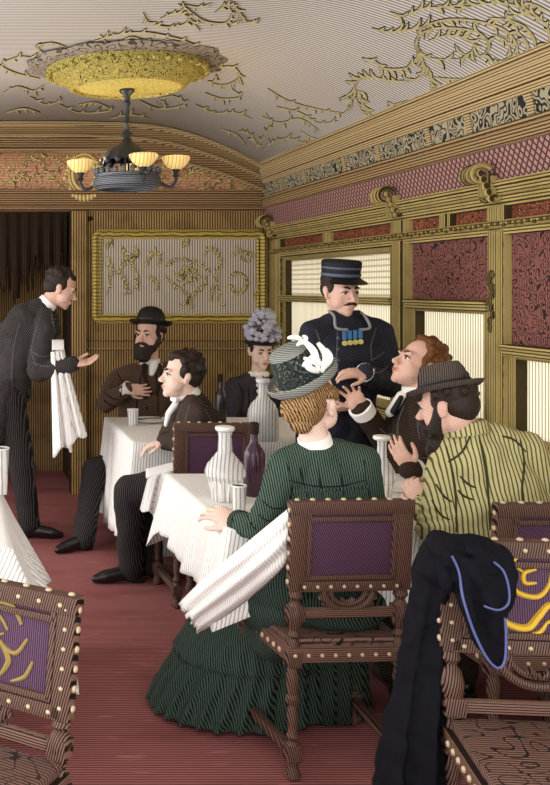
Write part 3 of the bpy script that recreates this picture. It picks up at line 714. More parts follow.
    for sx in (-1, 1): m.tube([Sh @ V((sx * (R_ * 1.1 + 0.02 * math.cos(a)), 0, zc_ - 0.03 + 0.02 * math.sin(a))) for a in [k * 0.5 for k in range(12)]], [0.008 - 0.0004 * k for k in range(12)], 6)
    build(m, 'carved_crest', M['wood'], t)
    return t
DG = []   # gilt dragon, in metres about the panel centre
DG = [([(-0.15, 0.06), (-0.11, 0.075), (-0.085, 0.04), (-0.10, 0.0), (-0.075, -0.03), (-0.05, -0.055), (-0.02, -0.065)], 0.013),
      ([(-0.15, -0.05), (-0.12, -0.07), (-0.09, -0.055), (-0.09, -0.02)], 0.010), ([(-0.085, 0.04), (-0.06, 0.10), (-0.01, 0.12), (0.05, 0.10), (0.08, 0.05), (0.05, 0.01), (0.0, 0.0), (-0.03, 0.03), (-0.04, 0.07)], 0.011),
      ([(-0.075, -0.03), (-0.03, -0.02), (0.0, -0.05), (0.03, -0.08), (0.08, -0.07), (0.12, -0.03), (0.15, -0.05)], 0.014), ([(0.0, 0.07), (0.03, 0.06), (0.03, 0.035), (0.0, 0.035)], 0.009), ([(0.08, 0.05), (0.12, 0.08), (0.15, 0.05), (0.13, 0.01)], 0.010), ([(-0.02, -0.065), (0.0, -0.09), (0.04, -0.10)], 0.008), ([(-0.17, 0.03), (-0.14, 0.05), (-0.12, 0.03), (-0.15, 0.0)], 0.008), ([(0.09, -0.07), (0.10, -0.10), (0.13, -0.09)], 0.006), ([(0.03, 0.06), (0.055, 0.075), (0.06, 0.045)], 0.006), ([(-0.06, 0.10), (-0.08, 0.12), (-0.11, 0.11)], 0.006), ([(0.15, 0.05), (0.17, 0.09), (0.14, 0.11), (0.11, 0.10)], 0.007), ([(-0.06, -0.08), (-0.09, -0.10), (-0.12, -0.095)], 0.006)]
EM = [([(-0.10, 0.05), (-0.07, 0.09), (-0.02, 0.095), (0.03, 0.08), (0.045, 0.04)], 0.011), ([(-0.06, 0.03), (-0.03, 0.06), (0.01, 0.05), (0.02, 0.02), (-0.02, 0.01), (-0.05, 0.02)], 0.009), ([(-0.04, 0.0), (-0.07, -0.04), (-0.05, -0.08)], 0.012), ([(-0.04, 0.0), (-0.01, -0.05), (0.02, -0.10)], 0.012),
      ([(-0.12, 0.02), (-0.09, -0.02), (-0.05, -0.01), (0.0, 0.03)], 0.009), ([(0.02, 0.03), (0.05, 0.02), (0.04, -0.01)], 0.007), ([(-0.14, -0.03), (-0.12, -0.07), (-0.08, -0.09)], 0.008)]
# the chairs the photo shows
ch_green = make_chair('carved chair with plain purple leather back holding the lady in green', (1.25, 3.465, 0), math.radians(3), None, cross=0.545, w=0.355, wf=0.41, d=0.40, recline=0.08)
ch_tan = make_chair('carved purple-backed chair under the man in the striped tan jacket', (1.90, 3.40, 0), 0, None, top=0.925, w=0.40, wf=0.44)
ch_drag = make_chair('carved chair with gold dragon on purple back, dark coat over its corner', (1.50, 2.40, 0), PI - 0.10, None, emblem=(DG, M['gold_thread'], 1, 0.785), w=0.45, d=0.42, wf=0.54, top=0.925, panel_z=0.64, panel='leather_v', cross=0.50, seat_h=0.44)
ch_left = make_chair('carved chair with dull gold crest on violet back at lower left corner', (-0.07, 2.38, 0), PI - 0.62, None, emblem=(EM, M['gold_dull'], 1, 0.70), w=0.46, d=0.42, wf=0.50, top=0.84, panel_z=0.55, panel='leather_v', cross=0.485, seat_h=0.42, recline=0.15)
ch_young = make_chair('carved purple-backed chair behind the clean-shaven young man', (1.265, 5.20, 0), 0.0, None, w=0.36, wf=0.40, d=0.40, top=0.93, recline=0.08)

def make_table(label, x0, x1, y0, y1, h=0.735):
    t = thing('dining_table', label, 'table', ((x0 + x1) / 2, (y0 + y1) / 2, 0))
    m = MB(); m.cbox(((x0 + x1) / 2, (y0 + y1) / 2, h - 0.015), ((x1 - x0) / 2, (y1 - y0) / 2, 0.015), 0.005); build(m, 'table_top', M['wood'], t, world=True)
    m = MB()
    for (a, b, c, d) in ((x0 + .06, x1 - .06, y0 + .07, y0 + .09), (x0 + .06, x1 - .06, y1 - .09, y1 - .07)): m.box((a, c, h - 0.09), (b, d, h - 0.03))
    for x in (x0 + .06, x1 - .08): m.box((x, y0 + .09, h - 0.09), (x + 0.02, y1 - .09, h - .03))
    build(m, 'apron', M['wood'], t, world=True, smooth=False)
    for x in (x0 + .08, x1 - .08):
        for y in (y0 + .09, y1 - .09):
            m = MB(); turned(m, x, y, [(r * 1.15, z * (h - 0.03) / 0.42) for r, z in LEGP], 12); build(m, 'leg', M['wood'], t, world=True)
    return t
def make_cloth(label, x0, x1, y0, y1, z, drop, fold=0.03, flare=0.05, corner=0.1, waves=16, seed=0, hemjit=0.02, over=0.012):
    rnd = random.Random(seed); ph = [rnd.random() * 6.28 for _ in range(6)]
    x0 -= over; x1 += over; y0 -= over; y1 += over
    per = []; n = 90; r = 0.02
    segs = [((x0, y0), (x1, y0), (0, -1)), ((x1, y0), (x1, y1), (1, 0)), ((x1, y1), (x0, y1), (0, 1)), ((x0, y1), (x0, y0), (-1, 0))]
    for (a, b, nn) in segs:
        for k in range(n):
            f = k / n; per.append((a[0] + (b[0] - a[0]) * f, a[1] + (b[1] - a[1]) * f, nn, f))
    N = len(per); rr = []
    cx, cy = (x0 + x1) / 2, (y0 + y1) / 2
    for s in (0.0, 0.3, 0.6, 0.85, 0.97): rr.append([V((cx + (p[0] - cx) * s, cy + (p[1] - cy) * s, z)) for p in per])
    rr.append([V((p[0], p[1], z)) for p in per])
    rows = 12
    for i in range(1, rows + 1):
        f = i / rows; ring = []
        for k, p in enumerate(per):
            e = min(p[3], 1 - p[3]) * 2                     # 0 at a corner
            # outward direction blended round the corner
            nn = V((p[2][0], p[2][1], 0))
            if p[3] < 0.5: o = segs[(k // n - 1) % 4][2]
            else: o = segs[(k // n + 1) % 4][2]
            wgt = 0.5 * max(0, 1 - e * 5)
            nn = (nn * (1 - wgt) + V((o[0], o[1], 0)) * wgt)
            th = 2 * PI * k / N
            wob = math.sin(waves * th + ph[0]) * 0.6 + math.sin(waves * 1.7 * th + ph[1]) * 0.4
            wob *= min(1, e * 6)
            cor = max(0, 1 - e * 4) ** 1.5
            out = (flare * f + fold * f * wob + cor * (0.05 + flare) * f)
            dz = drop * f * (1 + corner / drop * cor) + hemjit * f * math.sin(5 * th + ph[2])
            ring.append(V((p[0] + nn.x * out, p[1] + nn.y * out, z - 0.004 - dz)))
        rr.append(ring)
    m = MB(); m.rings(rr, cap=False)
    m.f = [f for f in m.f]; m.mi = [0] * len(m.f)
    ob = build(m, 'tablecloth', M['linen'], None, auto=0, recalc=False)
    s = ob.modifiers.new('thickness', 'SOLIDIFY'); s.thickness = 0.004; s.offset = 0
    return tag(ob, label, 'tablecloth')
TZ = 0.742
make_table('dining table under the near white cloth with carafe and wine bottle', 0.96, 2.40, 3.55, 4.60)
make_cloth('white cloth on the near table between lady in green and red-haired man', 0.96, 2.40, 3.55, 4.60, TZ, 0.25, 0.02, 0.05, 0.10, 18, 1)
make_table('far dining table where the bearded man in the bowler sits', 0.97, 2.38, 5.56, 6.62)
make_cloth('long white cloth on the far table before the bearded man', 0.97, 2.38, 5.56, 6.62, TZ, 0.60, 0.022, 0.035, 0.04, 26, 2)
make_table('dining table under the white cloth cut by the left edge', -1.3, 0.16, 3.3, 4.25)
make_cloth('white tablecloth bulging into view at the left edge', -1.3, 0.16, 3.3, 4.25, TZ, 0.34, 0.03, 0.17, 0.05, 12, 5)

# ---------------------------------------------------------------- tableware
def carafe(label, p, h, rb, neck, mat, group=None, squat=False, stopper=False):
    t = thing('carafe', label, 'carafe', (p.x, p.y, TZ + 0.004), 0, group)
    m = MB()
    if squat: pr = [(0.0, 0), (0.55, 0.0), (0.62, 0.02), (0.66, 0.12), (0.80, 0.26), (0.80, 0.28), (1.0, 0.34), (1.0, 0.40), (0.9, 0.48), (0.6, 0.58), (0.36, 0.66), (0.33, 0.86), (0.36, 0.92)]
    else: pr = [(0.0, 0), (0.92, 0), (1.0, 0.03), (1.0, 0.40), (0.94, 0.50), (0.74, 0.60), (0.44, 0.67), (0.34, 0.72), (0.30, 0.92), (0.36, 0.95)]
    m.lathe([(max(0.002, a * rb), b * h) for a, b in pr], 24); build(m, 'vessel', mat, t)
    m = MB(); m.lathe([(neck * 0.7, 0.92 * h), (neck, 0.93 * h), (neck * 1.15, 0.955 * h), (neck * 1.1, 0.99 * h), (neck * 0.8, h), (0.003, h)], 18); build(m, 'rim', M['china'], t)
    if squat:
        m = MB()
        for k in range(12):
            a = 2 * PI * k / 12; m.tube([(rb * 0.6 * math.cos(a), rb * .6 * math.sin(a), 0.004), (rb * 0.67 * math.cos(a), rb * .67 * math.sin(a), 0.12 * h), (rb * 0.815 * math.cos(a), rb * .815 * math.sin(a), 0.26 * h)], 0.003, 5)
        build(m, 'facets', M['china'], t)
    return t
def pt(px, Y, z=TZ): return V(((px - CX) * Y / FPX, Y, z))
carafe('squat cut-glass carafe beside the tumbler on the near table', pt(225, 4.02), 0.30, 0.080, 0.034, M['glass'], None, True)
carafe('slim glass carafe beside the red-haired man\'s hand', pt(382, 4.0), 0.265, 0.052, 0.030, M['glass'], None, True)
carafe('tall white glass carafe on the far table by the violet lady', pt(263, 5.63), 0.345, 0.085, 0.034, M['glass_frost'])
def bottle(label, p, h, r, mat):
    t = thing('wine_bottle', label, 'bottle', (p.x, p.y, TZ + 0.004)); m = MB()
    m.lathe([(0.003, 0.0), (r * 0.9, 0), (r, 0.01), (r, 0.55 * h), (r * 0.85, 0.63 * h), (r * 0.42, 0.72 * h), (r * 0.36, 0.78 * h), (r * 0.34, 0.95 * h), (r * 0.42, 0.955 * h), (r * 0.42, 0.98 * h), (r * 0.3, h), (0.003, h)], 20); build(m, 'glass_body', mat, t)
    m = MB(); m.lathe([(r * 0.37, 0.84 * h), (r * 0.44, 0.85 * h), (r * 0.46, 0.99 * h), (r * 0.3, 1.005 * h), (0.003, 1.005 * h)], 16); build(m, 'capsule', M['brown_dark'], t)
    return t
bottle('purple wine bottle beside the squat carafe on the near table', pt(254, 4.12), 0.30, 0.044, M['bottle'])
bottle('dark bottle standing at the violet lady\'s elbow', pt(220.5, 6.25), 0.315, 0.036, M['bottle_black'])
def tumbler(label, p, h, r, mat=None):
    t = thing('tumbler', label, 'glass', (p.x, p.y, TZ + 0.004)); m = MB()
    m.lathe([(0.003, 0), (r * 0.8, 0), (r * 0.82, 0.01), (r, h), (r * 0.92, h), (r * 0.76, 0.016), (0.003, 0.014)], 20); build(m, 'vessel', mat or M['glass'], t)
    m = MB(); m.lathe([(r * 0.92, h - .003), (r * 1.03, h - .003), (r * 1.03, h + .002), (r * 0.92, h + .002), (r * .92, h - .003)], 20); build(m, 'rim', M['china'], t)
    return t
tumbler('glass tumbler in front of the squat carafe on the near table', pt(239, 3.83), 0.098, 0.029)
tumbler('glass tumbler beside the plate before the bearded man', pt(133, 6.22), 0.100, 0.036)
t = thing('plate', 'white plate holding a spoon on the far table', 'plate', (pt(150, 6.36).x, 6.36, TZ + 0.004)); m = MB()
m.lathe([(0.003, 0), (0.06, 0), (0.075, 0.008), (0.118, 0.018), (0.12, 0.022), (0.075, 0.014), (0.058, 0.008), (0.003, 0.008)], 32); build(m, 'dish', M['china'], t)
m = MB(); a = V((1.13, 6.30, TZ + 0.032)); b = V((1.28, 6.36, TZ + 0.030)); m.tube([a, a.lerp(b, .5) + V((0, 0, .004)), b], [0.004, 0.004, 0.005], 6); m.ell(a, (0.026, 0.016, 0.005))
tag(build(m, 'spoon', M['iron_lit'], None), 'metal spoon lying across the white plate', 'spoon')
tumbler('grey glass vessel on the left table at the very edge', pt(-1, 4.15), 0.19, 0.042, M['glass'])
# plate with napkin near the red-haired man
t = thing('plate', 'white plate on the near table before the red-haired man', 'plate', (pt(410, 4.2).x, 4.2, TZ + 0.004)); m = MB()
m.lathe([(0.003, 0), (0.06, 0), (0.075, 0.008), (0.115, 0.016), (0.117, 0.020), (0.075, 0.013), (0.058, 0.007), (0.003, 0.007)], 32); build(m, 'dish', M['china'], t)

# ---------------------------------------------------------------- chandelier
cz = 2.21; rc = RO
ch = thing('chandelier', 'dark metal gas chandelier hanging from the yellow ceiling rosette', 'chandelier', (rc.x, rc.y, 2.72))
def W(x, y, z): return V((rc.x + x, rc.y + y, z))
m = MB(); Mx = Matrix.Translation((rc.x, rc.y, 0))
m.lathe([(0.04, 2.725), (0.045, 2.71), (0.022, 2.69), (0.014, 2.66), (0.022, 2.645), (0.012, 2.62), (0.013, 2.54), (0.02, 2.53), (0.013, 2.52), (0.014, 2.49), (0.032, 2.475), (0.036, 2.46), (0.016, 2.445), (0.014, 2.40), (0.028, 2.39), (0.003, 2.385)], 14, Mx); build(m, 'stem', M['iron'], ch, world=True)
m = MB(); m.lathe([(0.02, 2.445), (0.035, 2.42), (0.07, 2.395), (0.105, 2.375), (0.135, 2.335), (0.14, 2.32), (0.125, 2.33), (0.095, 2.365), (0.03, 2.41)], 24, Mx, fn=lambda r, z, a: r * (1 + 0.06 * math.cos(12 * a)))
for k in range(12):
    a = 2 * PI * k / 12; m.ell(W(0.138 * math.cos(a), 0.138 * math.sin(a), 2.315), (0.018, 0.018, 0.022), seg=8)
build(m, 'canopy', M['iron'], ch, world=True)
for k in range(6):
    m = MB(); a = 2 * PI * k / 6 + 0.3; m.tube([W(0.135 * math.cos(a), 0.135 * math.sin(a), 2.32), W(0.155 * math.cos(a), 0.155 * math.sin(a), 2.27), W(0.165 * math.cos(a), 0.165 * math.sin(a), 2.22)], 0.006, 6); build(m, 'cage_rod', M['iron'], ch, world=True)
m = MB(); m.lathe([(0.165, 2.245), (0.18, 2.24), (0.175, 2.225), (0.19, 2.215), (0.19, 2.175), (0.175, 2.165), (0.17, 2.155), (0.155, 2.16), (0.16, 2.24), (0.165, 2.245)], 36, Mx)
for k in range(24):
    a = 2 * PI * k / 24; m.ell(W(0.178 * math.cos(a), 0.178 * math.sin(a), 2.258), (0.014, 0.014, 0.022), seg=6)
build(m, 'ring', M['iron_lit'], ch, world=True)
for i, a in enumerate((2.75, -1.25, -0.25, 1.2)):
    c_, s_ = math.cos(a), math.sin(a); R2 = 0.27 if i != 1 else 0.19
    m = MB(); m.tube(spline([W(0.18 * c_, 0.18 * s_, 2.19), W((R2 - .03) * c_, (R2 - .03) * s_, 2.165), W(R2 * c_, R2 * s_, 2.20), W(R2 * c_, R2 * s_, 2.25)], 5), 0.009, 8)
    m.lathe([(0.008, 2.215), (0.02, 2.225), (0.012, 2.24), (0.024, 2.262), (0.003, 2.268)], 12, Matrix.Translation((rc.x + R2 * c_, rc.y + R2 * s_, 0)))
    arm = build(m, 'lamp_arm', M['iron'], ch, world=True)
    m = MB(); m.lathe([(0.003, 2.262), (0.03, 2.264), (0.058, 2.285), (0.072, 2.31), (0.078, 2.328), (0.07, 2.335), (0.073, 2.328), (0.066, 2.305), (0.05, 2.288), (0.003, 2.275)], 20, Matrix.Translation((rc.x + R2 * c_, rc.y + R2 * s_, 0)), fn=lambda r, z, a2: r * (1 + (0.04 * math.cos(10 * a2) if z > 2.3 else 0)))
    build(m, 'lamp_shade', M['shade'], arm, world=True)
# ================================================================== PEOPLE
def hand_mesh(mb, wrist, d, n, thumb=1, curl=0.35, spread=0.10, size=1.0, tcurl=0.2, curls=None):
    """d: fingers' direction, n: the way the palm faces, thumb: +1/-1 side along d x n"""
    d = V(d).normalized(); n = (V(n) - d * V(n).dot(d)).normalized(); s = d.cross(n) * thumb
    S = size
    R = Matrix(((s.x, d.x, n.x), (s.y, d.y, n.y), (s.z, d.z, n.z)))
    mb.ell(V(wrist) + d * 0.048 * S, (0.041 * S, 0.052 * S, 0.0165 * S), rot=R)
    mb.ell(V(wrist) + d * 0.072 * S, (0.043 * S, 0.024 * S, 0.014 * S), rot=R)
    mb.ell(V(wrist) + d * 0.035 * S + s * 0.022 * S + n * 0.006 * S, (0.02 * S, 0.034 * S, 0.018 * S), rot=R)
    mb.frustum(wrist, V(wrist) + d * 0.03 * S, 0.025 * S, 0.027 * S)
    lens = (0.074, 0.084, 0.078, 0.060)
    for i, off in enumerate((0.030, 0.0102, -0.0102, -0.029)):
        cu = curls[i] if curls else curl * (1 + 0.18 * i)
        ax = s.cross(d) if False else None
        a0 = (off / 0.03) * spread
        fd = (d * math.cos(a0) + s * math.sin(a0)).normalized()
        p = V(wrist) + d * (0.088 - 0.006 * (i == 3) - 0.003 * (i == 0)) * S + s * off * S
        pts = [V(wrist) + d * 0.06 * S + s * off * 0.8 * S, p]; ang = cu * 0.5
        for k, fr in enumerate((0.44, 0.31, 0.25)):
            dd = fd * math.cos(ang) + n * math.sin(ang)
            p = p + dd * lens[i] * fr * S; pts.append(p); ang += cu * (1.0 if k == 0 else 0.7)
        r0 = 0.0088 if i < 3 else 0.0078
        mb.limb(pts, [r0 * 1.05 * S, r0 * S, r0 * 0.93 * S, r0 * 0.86 * S, r0 * 0.76 * S], 10)
    b = V(wrist) + d * 0.028 * S + s * 0.026 * S
    t1 = b + (d * 0.65 + s * 0.70 + n * 0.25).normalized() * 0.036 * S
    t2 = t1 + (d * (0.85 - tcurl * .3) + s * (0.45 - tcurl) + n * 0.3).normalized() * 0.030 * S
    t3 = t2 + (d * 0.95 + s * (0.2 - tcurl) + n * 0.35).normalized() * 0.025 * S
    mb.limb([b, t1, t2, t3], [0.0135 * S, 0.0110 * S, 0.0098 * S, 0.0082 * S], 10)

def head_mesh(mb, Mx, female=False, s=1.0, chin=0.0, nose=1.0):
    k = Mx @ Matrix.Diagonal((s, s, s, 1))
    E = lambda c, r, rot=None: mb.ell(c, r, k, 18, rot)
    E((0, -0.018, 0.036), (0.0745, 0.095, 0.084)); E((0, 0.012, -0.005), (0.069, 0.079, 0.078))
    E((0, 0.022, -0.05), (0.058 if not female else 0.054, 0.066, 0.066)); E((0, 0.045, -0.088), (0.040 if not female else 0.034, 0.042, 0.030))
    E((0, 0.068 + chin, -0.104), (0.023, 0.020, 0.018))
    for sx in (-1, 1):
        E((sx * 0.028, 0.078, 0.019), (0.026, 0.012, 0.008), Matrix.Rotation(-sx * 0.12, 3, 'Y'))
        E((sx * 0.040, 0.056, -0.030), (0.020, 0.020, 0.022))
        E((sx * 0.034, 0.036, -0.048), (0.036, 0.042, 0.044))
        E((sx * 0.011, 0.101, -0.040), (0.009, 0.010, 0.008))
        E((sx * 0.031, 0.0745, 0.004), (0.016, 0.009, 0.006))      # upper lid
        E((sx * 0.031, 0.0745, -0.012), (0.014, 0.008, 0.004))     # lower lid
        ro = Matrix.Rotation(-sx * 0.35, 3, 'Z')
        E((sx * 0.077, -0.008, -0.012), (0.008, 0.019, 0.032), ro); E((sx * 0.082, -0.016, -0.002), (0.007, 0.014, 0.020), ro); E((sx * 0.074, 0.0, -0.036), (0.007, 0.009, 0.010), ro)
    mb.limb([k @ V((0, 0.082, 0.012)), k @ V((0, 0.094, -0.012)), k @ V((0, 0.108 * (0.4 + .6 * nose) + 0.002, -0.034))], [0.0085 * s, 0.009 * s, 0.0118 * s], 12)
    E((0, 0.089, -0.064), (0.022, 0.010, 0.0055)); E((0, 0.0865, -0.0745), (0.019, 0.010, 0.006)); E((0, 0.078, -0.069), (0.026, 0.012, 0.014))

def person(label, J, hd, skin, s=1.0, female=False, chin=0.0, hands=(True, True), group=None):
    """J: joints in world space; hd: (centre, forward, up) of the head; returns root and head matrix"""
    base = V((J['pelvis'].x, J['pelvis'].y, 0))
    t = thing('person', label, 'person', base, 0, group)
    R = frame_from(hd[1], hd[2] if len(hd) > 2 else (0, 0, 1)); Mx = xf(hd[0], R)
    mb = MB(); head_mesh(mb, Mx, female, s, chin)
    nb = J['neck']; hc = V(hd[0]); nk = hc + R @ V((0, -0.022, -0.055)) * s
    rn = (0.054 if not female else 0.045)
    mb.limb([nb, nk.lerp(nb, .4), nk], [rn * 1.15, rn, rn * 1.02], 16)
    mb.limb([J['pelvis'], J['chest'], nb.lerp(J['chest'], .3)], [0.08, 0.07, 0.045])
    for a in 'lr':
        mb.limb([nb.lerp(J['sh' + a], .2), J['sh' + a], J['el' + a], J['wr' + a]], [0.04, 0.036, 0.033, 0.025])
        if 'hand' + a in J: hand_mesh(mb, J['wr' + a], **J['hand' + a])
        mb.limb([J['pelvis'].lerp(J['hip' + a], .5), J['hip' + a], J['kn' + a], J['an' + a]], [0.08, 0.07, 0.048, 0.035])
        td = V(J.get('toe' + a, (0, -1, 0))).normalized()
        mb.limb([J['an' + a], V((J['an' + a].x, J['an' + a].y, 0.04)), V((J['an' + a].x, J['an' + a].y, 0.03)) + td * 0.14], [0.033, 0.026, 0.018])
    build(mb, 'body', skin, t, world=True, voxel=0.0045, sm=3)
    return t, Mx @ Matrix.Diagonal((s, s, s, 1))
def eyes(t, Mx, brow=None, open_=1.0, look=(0, 0)):
    for sx in (-1, 1):
        m = MB(); m.ell((sx * 0.031, 0.0765, -0.004), (0.0145, 0.0105, 0.0085 * open_), Mx, 14)
        m.cur = 1; m.ell((sx * 0.031 + look[0], 0.083, -0.004 + look[1]), (0.0075, 0.0055, 0.0078 * open_), Mx, 12)
        m.tube([Mx @ V((sx * x, y, z)) for x, y, z in ((0.014, 0.085, 0.001), (0.024, 0.0895, 0.005 * open_ + 0.001), (0.038, 0.087, 0.004 * open_), (0.050, 0.074, -0.003))], [0.002, 0.003, 0.0034, 0.002], 6)
        build(m, 'eye', [M['eye_white'], M['eye_dark']], t, world=True)
        if brow:
            m = MB(); m.tube([Mx @ V((sx * x, y, z)) for x, y, z in ((0.012, 0.092, 0.019), (0.028, 0.091, 0.026), (0.046, 0.078, 0.021))], [0.0046, 0.006, 0.0035], 6)
            build(m, 'eyebrow', M[brow], t, world=True)
def lips(t, Mx):
    m = MB(); m.ell((0, 0.0945, -0.0655), (0.018, 0.006, 0.0035), Mx, 12); m.ell((0, 0.0925, -0.073), (0.015, 0.006, 0.004), Mx, 12); build(m, 'lips', M['lips'], t, world=True)
def hair(t, Mx, mat, back=1.0, curls=0, seed=1, extra=(), sides=True, name='hair', crown=1.0, cr=0.016, low=-0.03, high=9):
    rnd = random.Random(seed); m = MB()
    m.ell((0, -0.032, 0.046), (0.081, 0.093, 0.084 * crown), Mx, 20)
    m.ell((0, -0.052, 0.0), (0.073, 0.070, 0.075 * back), Mx, 18)
    if sides:
        for sx in (-1, 1): m.ell((sx * 0.066, 0.004, 0.018), (0.014, 0.03, 0.034), Mx, 12)
    for c, r in extra: m.ell(c, r, Mx, 12)
    for k in range(curls):
        a = rnd.uniform(0, 2 * PI); e = rnd.uniform(-0.25, 1.4)
        d = V((math.cos(e) * math.cos(a) * 0.082, math.cos(e) * math.sin(a) * 0.092 - 0.03, math.sin(e) * 0.084 * crown + 0.044))
        if d.y > 0.02 and d.z < 0.075: continue
        if d.z < low or d.z > high: continue
        q = cr * rnd.uniform(0.7, 1.3); m.ell(d, (q, q, q), Mx, 10)
    return build(m, name, M[mat], t, world=True, voxel=0.005, sm=1)
def beard(t, Mx, mat, ln=0.06, full=True, seed=2, wide=1.0):
    rnd = random.Random(seed); m = MB(); Mx = Mx @ Matrix.Diagonal((wide, 1, 1, 1)) if wide != 1 else Mx
    if full:
        m.ell((0, 0.055, -0.098), (0.050, 0.044, 0.045), Mx); m.ell((0, 0.062, -0.115 - ln * .4), (0.042, 0.036, 0.045 + ln * .4), Mx)
        for sx in (-1, 1):
            m.limb([Mx @ V((sx * 0.068, 0.012, 0.0)), Mx @ V((sx * 0.064, 0.022, -0.04)), Mx @ V((sx * 0.045, 0.045, -0.085))], [0.010, 0.016, 0.026])
            m.limb([Mx @ V((0, 0.102, -0.054)), Mx @ V((sx * 0.024, 0.094, -0.060)), Mx @ V((sx * 0.04, 0.078, -0.078))], [0.009, 0.011, 0.009])
        for k in range(26):
            a = rnd.uniform(-1.4, 1.4); z = rnd.uniform(-0.075, -0.13 - ln * .8)
            m.ell((0.045 * math.sin(a), 0.058 + 0.04 * math.cos(a), z), (0.011, 0.011, 0.016), Mx, 8)
    return build(m, 'beard', M[mat], t, world=True, voxel=0.0045, sm=1)
def moustache(t, Mx, mat, w=0.03):
    m = MB()
    for sx in (-1, 1): m.limb([Mx @ V((0, 0.101, -0.053)), Mx @ V((sx * w * .55, 0.098, -0.056)), Mx @ V((sx * w, 0.086, -0.064))], [0.006, 0.0075, 0.003], 8)
    return build(m, 'moustache', M[mat], t, world=True, voxel=0.003, sm=1)
def torso_secs(J, fwd, W_=1.0, D_=1.0, hem=0.0, waist=0.82, hip=1.0, chest=1.0):
    pe, chx, nb = J['pelvis'], J['chest'], J['neck']; sr, sl = J['shr'], J['shl']
    side = (sr - sl); sw = side.length / 2; mid = (sr + sl) / 2; side.normalize()
    up = (nb - pe).normalized(); fw = side.cross(up); fw.normalize()
    if fw.dot(V(fwd)) < 0: fw = -fw
    c = lambda a, b, f: a.lerp(b, f)
    S = []
    if hem: S.append((pe - up * hem, side, fw, 0.185 * W_ * hip, 0.135 * D_ * hip))
    S += [(pe, side, fw, 0.178 * W_ * hip, 0.130 * D_ * hip), (c(pe, chx, .45), side, fw, 0.185 * W_ * waist, 0.130 * D_ * waist * 1.05),
          (chx, side, fw, 0.186 * W_ * chest, 0.132 * D_ * chest), (c(chx, mid, .55), side, fw, max(0.15, sw * 0.98) * chest, 0.120 * D_ * chest), (c(chx, mid, 0.95), side, fw, sw * 0.95, 0.095 * D_),
          (mid.lerp(nb, .45) + V((0, 0, 0.005)), side, fw, sw * 0.62, 0.078 * D_), (nb + V((0, 0, 0.01)), side, fw, 0.068, 0.066)]
    return S
def jacket(t, J, mat, fwd, name='jacket', W_=1.0, D_=1.0, hem=0.05, waist=0.9, hip=1.0, chest=1.0, sleeve=(0.068, 0.056, 0.043), noise=0.022, puff=0, extra=None, shw=0.066):
    m = MB(); m.loft(torso_secs(J, fwd, W_, D_, hem, waist, hip, chest))
    m.limb([J['chest'], J['neck'].lerp(J['chest'], .45), J['neck'].lerp(J['chest'], .18), J['neck'] - (J['neck'] - J['chest']).normalized() * 0.02], [0.115 * W_, 0.105 * W_, 0.082, 0.062])
    for a in 'lr':
        s_, e_, w_ = J['sh' + a], J['el' + a], J['wr' + a]
        m.limb([J['neck'].lerp(s_, .45), s_, s_.lerp(e_, .5), e_, e_.lerp(w_, .5), w_], [0.06, shw + puff, sleeve[0], sleeve[1], (sleeve[1] + sleeve[2]) / 2, sleeve[2]], 16)
        if puff: m.ell(s_ + V((0, 0, puff)), (0.05, 0.05, 0.045))
        # soft folds at the elbow
        d1 = (e_ - s_).normalized(); d2 = (w_ - e_).normalized()
        for k in range(3):
            f = 0.72 + 0.12 * k; c = s_.lerp(e_, f); u = d1.orthogonal().normalized(); v = d1.cross(u)
            m.tube([c + (u * math.cos(b) + v * math.sin(b)) * (sleeve[1] * 1.02) + d1 * 0.02 * math.sin(b) for b in [2 * PI * q / 14 for q in range(15)]], 0.009, 6)
    if extra: extra(m)
    return build(m, name, mat, t, world=True, voxel=0.0075, sm=2, noise=noise, nsize=0.07)
def trousers(t, J, mat, r=(0.098, 0.078, 0.058, 0.062), noise=0.015, name='trousers'):
    m = MB(); m.ell(J['pelvis'], (0.16, 0.13, 0.11))
    for a in 'lr':
        h, k, n_ = J['hip' + a], J['kn' + a], J['an' + a]
        m.limb([J['pelvis'].lerp(h, .6), h, h.lerp(k, .5), k, k.lerp(n_, .5), n_], [0.1, r[0], (r[0] + r[1]) / 2, r[1], r[2] * 1.05, r[3]], 16)
    return build(m, name, mat, t, world=True, voxel=0.0085, sm=2, noise=noise, nsize=0.09)
def shoes(t, J, which='lr', ln=0.2):
    for a in which:
        an = J['an' + a]; td = V(J.get('toe' + a, (0, -1, 0))).normalized(); g = V((an.x, an.y, 0))
        m = MB(); m.limb([g + V((0, 0, 0.085)), g + V((0, 0, 0.045)) - td * 0.03], [0.042, 0.036])
        m.limb([g + V((0, 0, 0.042)) - td * 0.035, g + V((0, 0, 0.048)) + td * 0.06, g + V((0, 0, 0.036)) + td * ln * .72, g + V((0, 0, 0.026)) + td * ln], [0.036, 0.040, 0.036, 0.022])
        m.cbox(tuple(g + V((0, 0, 0.012)) - td * 0.035), (0.032, 0.032, 0.012), 0.004)
        build(m, 'shoe', M['shoe'], t, world=True, voxel=0.005, sm=2)
def collar(t, J, Mx, hd, r=0.062, h=0.035, mat='cream', name='collar', lift=0.0, tilt=None):
    nb = J['neck']; top = V(hd[0]) + (Mx.to_3x3() @ V((0, -0.022, -0.06)))
    z = (top - nb).normalized(); b = nb + z * (0.012 + lift)
    m = MB(); m.lathe([(r * 1.08, 0), (r * 1.04, h), (r * 0.92, h), (r * 0.95, 0), (r * 1.08, 0)], 24, xf(b, zframe(z, (0.01, 1, 0))))
    return build(m, name, M[mat], t, world=True)
def cuff(t, J, a, mat='cream', r=0.036, ln=0.03, back=0.01):
    w, e = J['wr' + a], J['el' + a]; d = (w - e).normalized()
    m = MB(); m.tube([w - d * (0.03), w + d * (ln - 0.01)], [r, r * 1.04], 16); return build(m, 'cuff', M[mat], t, world=True)
